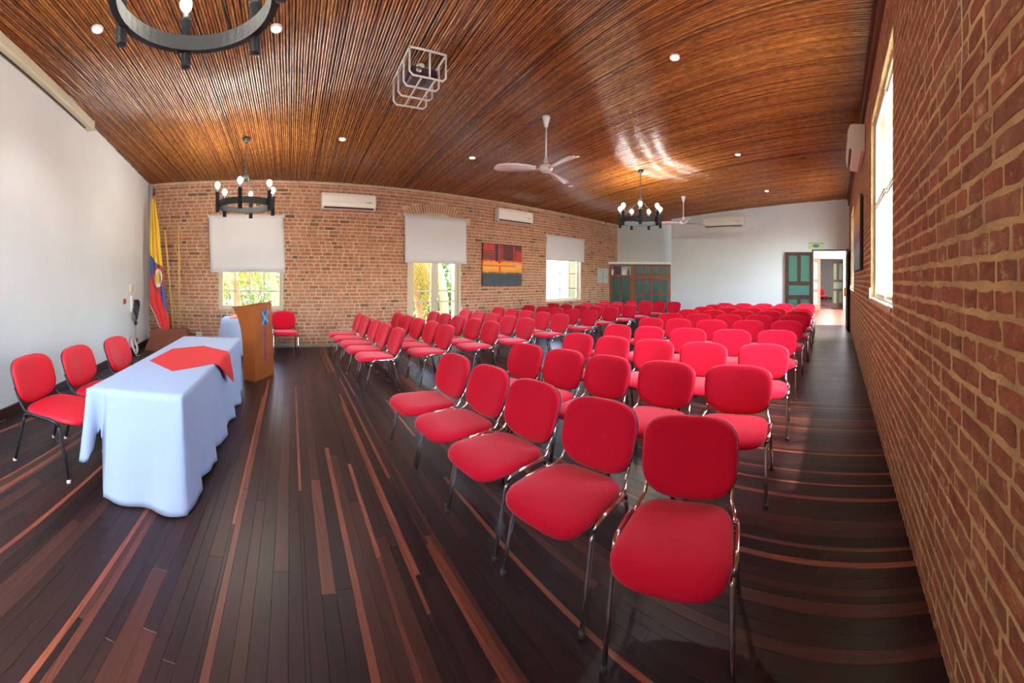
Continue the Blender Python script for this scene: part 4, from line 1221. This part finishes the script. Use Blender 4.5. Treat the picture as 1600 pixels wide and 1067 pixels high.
for a, b in ((.985, mid-.004), (mid+.004, CL-.075)):
    leaf(a, b, [(.10, .48), (.55, 1.0), (1.07, 1.58)])
    leaf(a, b, [(1.79, 2.10)], 'transom_door')
shelf = MB(); shelf.box(-.05, CL, -.06, .9, zt_, zt_+.09); shelf.build('top_shelf', M_white, closet)
MB().box(.06, .83, .35, .37, 1.76, zt_).build('back_board', M_white, closet)
MB().box(.06, .83, .02, .35, 1.755, 1.765).build('cubby_floor', M_white, closet)
def on_closet(name, label, cat, x, z, mb, mm, y=.2):
    o = mb.build(name, mm); o.matrix_world = closet.matrix_basis @ Matrix.Translation((x, y, z)); return tag(o, label, cat)
bpy.context.view_layer.update()
on_closet('folder', 'dark purple folder standing in the open cubby of the closet', 'folder', .30, 1.766, MB().bbox(-.13,.13,-.02,.02,0,.33,.004), mat('purple_card', (.05,.015,.035), .5))
on_closet('small_box', 'small white box on the open closet cubby shelf', 'box', .55, 1.766, MB().bbox(-.07,.07,-.06,.06,0,.16,.004), M_acw)
on_closet('white_carton', 'small white carton at the left end of the closet cubby', 'box', .10, 1.766, MB().bbox(-.03,.03,-.06,.06,0,.20,.004), M_acw, .12)
on_closet('statuette', 'small dark figurine standing in the closet cubby', 'figurine', .71, 1.766, MB().lathe([(.04,0),(.045,.01),(.02,.05),(.03,.10),(.035,.14),(.018,.18),(.026,.21),(.02,.245),(.004,.26)], 12), M_iron)
cl2 = thing('wall_speaker', 'small dark device on the grey alcove wall above the closet', 'device', (12.78, 7.52, 2.86), math.radians(-53))
MB().bbox(-.05,.05,-.02,.03,-.05,.05,.008).build('base', M_acw, cl2); MB().lathe([(.035,0),(.04,.04),(.03,.07)], 12, M=Matrix.Translation((.03,-.02,.02)) @ Matrix.Rotation(PI/2, 4, 'X')).build('lens_hood', M_dark, cl2)

# ------------------------------------------------------------------ panelled doors at the end wall
def panel_door(name, W, H, T, wood, green, layout, parent=None):
    """layout: list of (x0,x1,z0,z1) panels; local x width, y thickness"""
    xs = sorted({0, W} | {p[0] for p in layout} | {p[1] for p in layout}); zs = sorted({0, H} | {p[2] for p in layout} | {p[3] for p in layout})
    mb = MB()
    for a, b in zip(xs[:-1], xs[1:]):
        for u, v in zip(zs[:-1], zs[1:]):
            cx, cz__ = (a+b)/2, (u+v)/2
            if not any(p[0] < cx < p[1] and p[2] < cz__ < p[3] for p in layout): mb.box(a, b, 0, T, u, v)
    d = mb.build(name, wood, parent)
    for p in layout: MB().bbox(p[0]+.001, p[1]-.001, T*.28, T*.72, p[2]+.001, p[3]-.001, .008).build('panel', green, d)
    return d
def std_layout(W, H):
    s = .11*W/.9; m = W/2; k = .055
    return [(s, m-k, H*.60, H-.12), (m+k, W-s, H*.60, H-.12), (s, W-s, H*.41, H*.55), (s, m-k, .22, H*.36), (m+k, W-s, .22, H*.36)]
d1 = panel_door('door_2', .98, 2.56, .05, M_dwood, M_green, std_layout(.98, 2.56))
d1.matrix_world = Matrix.Translation((XR-.10, YD1+.985, .012)) @ Matrix.Rotation(-PI/2+.03, 4, 'Z') 
struct(d1)
d2 = panel_door('door_3', 1.0, 2.60, .05, M_dwood, M_green, std_layout(1.0, 2.60))
d2.matrix_world = Matrix.Translation((XR-.03, YD0-.005, .012)) @ Matrix.Rotation(PI, 4, 'Z')
struct(d2)
lk = MB(); lk.bbox(-.03,.03,-.045,.045,-.14,.14,.008)
lko = thing('door_lock', 'orange padlock plate hanging on the edge of the open right door leaf', 'lock', (11.66, YD0+.045, 1.22)); lk.build('plate', M_orange, lko); MB().lathe([(.012,0),(.02,.02),(.02,.05)], 10, M=Matrix.Translation((0,.045,.02)) @ Matrix.Rotation(-PI/2, 4, 'X')).build('knob', M_gold, lko)
fr3 = MB(); fr3.box(XR-.012, XR+.21, YD0-.05, YD0+.002, 0, ZD+.035); fr3.box(XR-.012, XR+.21, YD0, YD1, ZD-.002, ZD+.035); fr3.box(XR-.012, XR+.21, YD1-.002, YD1+.05, 0, ZD+.035)
struct(fr3.build('trim_3', M_dwood))

# ------------------------------------------------------------------ corridor and far room
XC0, XC1, XF = XR+.2, 15.3, 24.0
ZF = .36
rm = MB(); rm.add([(XC0, -2.2, -.02), (XC0, 2.6, -.02), (XC1, 2.6, ZF), (XC1, -2.2, ZF), (XC0, -2.2, -.3), (XC0, 2.6, -.3), (XC1, 2.6, .0), (XC1, -2.2, .0)], [(0,1,2,3)[::-1],(4,5,6,7),(0,4,5,1),(1,5,6,2),(2,6,7,3),(3,7,4,0)])
struct(rm.build('floor_corridor', M_redfloor))
struct(MB().box(XC1, XF, -2.2, 2.6, ZF-.2, ZF-.001).build('floor_far_room', mat('dark_red_floor', (.16,.06,.05), .35)))
wc = MB(); a0, a1 = -.30, .98
wc.box(XC1, XC1+.2, -2.2, a0, -.2, 4.0); wc.box(XC1, XC1+.2, a0, a1, 2.50, 4.0); wc.box(XC1, XC1+.2, a1, 2.6, -.2, 4.0)
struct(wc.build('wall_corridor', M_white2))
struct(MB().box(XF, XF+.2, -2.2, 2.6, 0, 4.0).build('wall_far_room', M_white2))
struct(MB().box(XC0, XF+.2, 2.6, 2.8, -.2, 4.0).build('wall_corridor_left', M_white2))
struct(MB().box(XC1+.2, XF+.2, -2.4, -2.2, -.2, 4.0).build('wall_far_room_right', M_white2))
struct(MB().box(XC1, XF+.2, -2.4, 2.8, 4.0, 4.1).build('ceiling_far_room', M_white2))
struct(MB().box(XF-.03, XF-.001, -2.19, 2.59, ZF, ZF+.12).build('baseboard_far_room', M_base))
d3 = panel_door('door_4', .74, 2.12, .045, mat('brown_door_wood', (.20,.09,.05), .5), M_lgreen, std_layout(.74, 2.12))
d3.matrix_world = Matrix.Translation((XC1-.02, a1-.10, ZF+.01)) @ Matrix.Rotation(-2.25, 4, 'Z') @ Matrix.Translation((0,0,0)); struct(d3)
d3.matrix_world = Matrix.Translation((XC1-.055, .66, ZF-.005)) @ Matrix.Rotation(PI/2, 4, 'Z'); struct(d3)
d4 = panel_door('door_5', .52, 2.08, .045, mat('olive_door_wood', (.13,.075,.04), .5), M_olive, std_layout(.52, 2.08))
d4.matrix_world = Matrix.Translation((XC1+.75, -.33, ZF+.01)) @ Matrix.Rotation(PI/2-.25, 4, 'Z'); struct(d4)

# ------------------------------------------------------------------ garden
g = MB().box(-30, 45, YB+.5, 60, -.5, -.3).build('garden_ground', M_paving); struct(g)
g = MB().box(-30, 45, -40, YR-.32, -.5, -.3).build('street_ground', M_paving); struct(g)
def palm(label, x, y, h, nf, seed, mfr, trunk_r=.14, droop=1.0, fl=2.2):
    rnd = random.Random(seed); r = thing('palm_tree', label, 'tree', (x, y, -.3), group='palms in the garden')
    tr = MB(); pts = [(.10*math.sin(k*.6), .05*k, h*k/10) for k in range(11)]
    tr.tube(pts, [trunk_r*(1.15-.03*k+(.05 if k % 2 else 0)) for k in range(11)], 10); tr.build('trunk', M_trunk, r)
    tx, ty, tz = pts[-1]
    for i in range(nf):
        a = 2*PI*i/nf + rnd.uniform(-.3,.3); L = fl*rnd.uniform(.8,1.2); up = rnd.uniform(-.2,.9)
        mb = MB(); rib = []
        for k in range(9):
            s = k/8; rib.append(Vector((tx + math.cos(a)*L*s*(1-.25*s*droop), ty + math.sin(a)*L*s*(1-.25*s*droop), tz + up*L*s*.7 - droop*L*.85*s*s)))
        mb.tube(rib, [.02*(1-.8*k/8) for k in range(9)], 4)
        side = Vector((-math.sin(a), math.cos(a), 0))
        for k in range(1, 9):
            for u in (0, .33, .66):
                p = rib[k-1].lerp(rib[k], u)
                for sg in (-1, 1):
                    ll = L*.26*math.sin(PI*min(.97, (k-1+u)/8+.1)); d = side*sg*ll + (rib[k]-rib[k-1]).normalized()*ll*.6 + Vector((0,0,-ll*.55*droop))
                    w_ = (rib[k]-rib[k-1]).normalized()*.022
                    mb.add([p-w_, p+w_, p+d*.6+w_*.7, p+d, p+d*.6-w_*.7], [(0,1,2,3,4)])
        mb.build('frond', mfr if rnd.random() < .5 else M_leaf, r)
def bush(label, x, y, z, rx, ry, rz_, n, seed, mm, cat='shrub', size=.09, name='garden_shrub'):
    rnd = random.Random(seed); r = thing(name, label, cat, (x, y, -.3), group='shrubs outside the windows')
    st = MB()
    for k in range(5):
        a = 2*PI*k/5; st.tube([(0,0,0), (rx*.3*math.cos(a), ry*.3*math.sin(a), z*.6), (rx*.6*math.cos(a), ry*.6*math.sin(a), z)], .025, 5)
    st.build('stems', M_trunk, r)
    mb = MB()
    for i in range(n):
        while True:
            p = Vector((rnd.uniform(-1,1), rnd.uniform(-1,1), rnd.uniform(-1,1)))
            if .3 < p.length < 1: break
        c = Vector((p.x*rx, p.y*ry, z + p.z*rz_)); d = Vector((rnd.uniform(-1,1), rnd.uniform(-1,1), rnd.uniform(-.8,.5))).normalized(); e = d.orthogonal().normalized(); s = size*rnd.uniform(.6,1.4)
        mb.add([c, c+d*s+e*s*.35, c+d*s*2, c+d*s-e*s*.35], [(0,1,2,3)])
    tag(mb.build('foliage', mm, r), kind='stuff')
palm('golden drooping palm just outside the left window', -.85, 11.0, 3.1, 24, 3, M_leafo, fl=2.3, droop=1.7)
palm('tall palm with a brown trunk outside the right part of the left window', .42, 12.4, 3.4, 18, 5, M_leafo, .12, fl=2.0, droop=1.5)
palm('yellow palm hanging beside the left pane of the garden door', 4.75, 10.4, 3.0, 24, 8, M_leafo, .10, fl=1.8, droop=1.9)
palm('palm trunk behind the right pane of the garden door', 6.3, 11.6, 3.8, 12, 9, M_leaf, .15, fl=2.1)
bush('low green hedge seen at the bottom of the left window', -.4, 13.9, 1.5, 2.3, .8, 1.7, 7500, 1, M_leaf)
bush('dense bright green shrub behind the left pane of the garden door', 5.3, 12.9, 1.7, 1.35, .9, 2.1, 7500, 2, M_leaf)
bush('dense bright green shrub behind the right pane of the garden door', 7.4, 13.6, 1.7, 1.2, .9, 2.1, 7500, 4, M_leaf)
nb = thing('neighbour_building', 'white building with a red-brown roof edge outside the farthest window', 'building', (15.5, 17, -.3))
MB().box(-4, 4, 0, 5, 0, 3.1).build('wall', M_white2, nb)
mb = MB(); mb.add([(-4.4,-.6,3.0),(4.4,-.6,3.0),(4.4,2.5,4.6),(-4.4,2.5,4.6),(-4.4,-.6,3.12),(4.4,-.6,3.12),(4.4,2.5,4.72),(-4.4,2.5,4.72)], [(0,3,2,1),(4,5,6,7),(0,1,5,4),(1,2,6,5),(2,3,7,6),(3,0,4,7)]); mb.build('roof', M_brick_r, nb)

fl2_ = thing('fill_lamp', 'added flat fill lamp, out of view on the far room ceiling', 'lamp', (18.5, .4, 3.98))  # lamp added out of view to brighten the far room
MB().bbox(-.4, .4, -.2, .2, -.04, .018, .01).build('housing', M_acw, fl2_)
al = bpy.data.lights.new('fill_panel', 'AREA'); al.shape = 'RECTANGLE'; al.size = .8; al.size_y = .4; al.energy = 190; al.color = (1,.97,.93)
ao = bpy.data.objects.new('fill_panel', al); ao.location = (0,0,-.045); link(ao, fl2_)
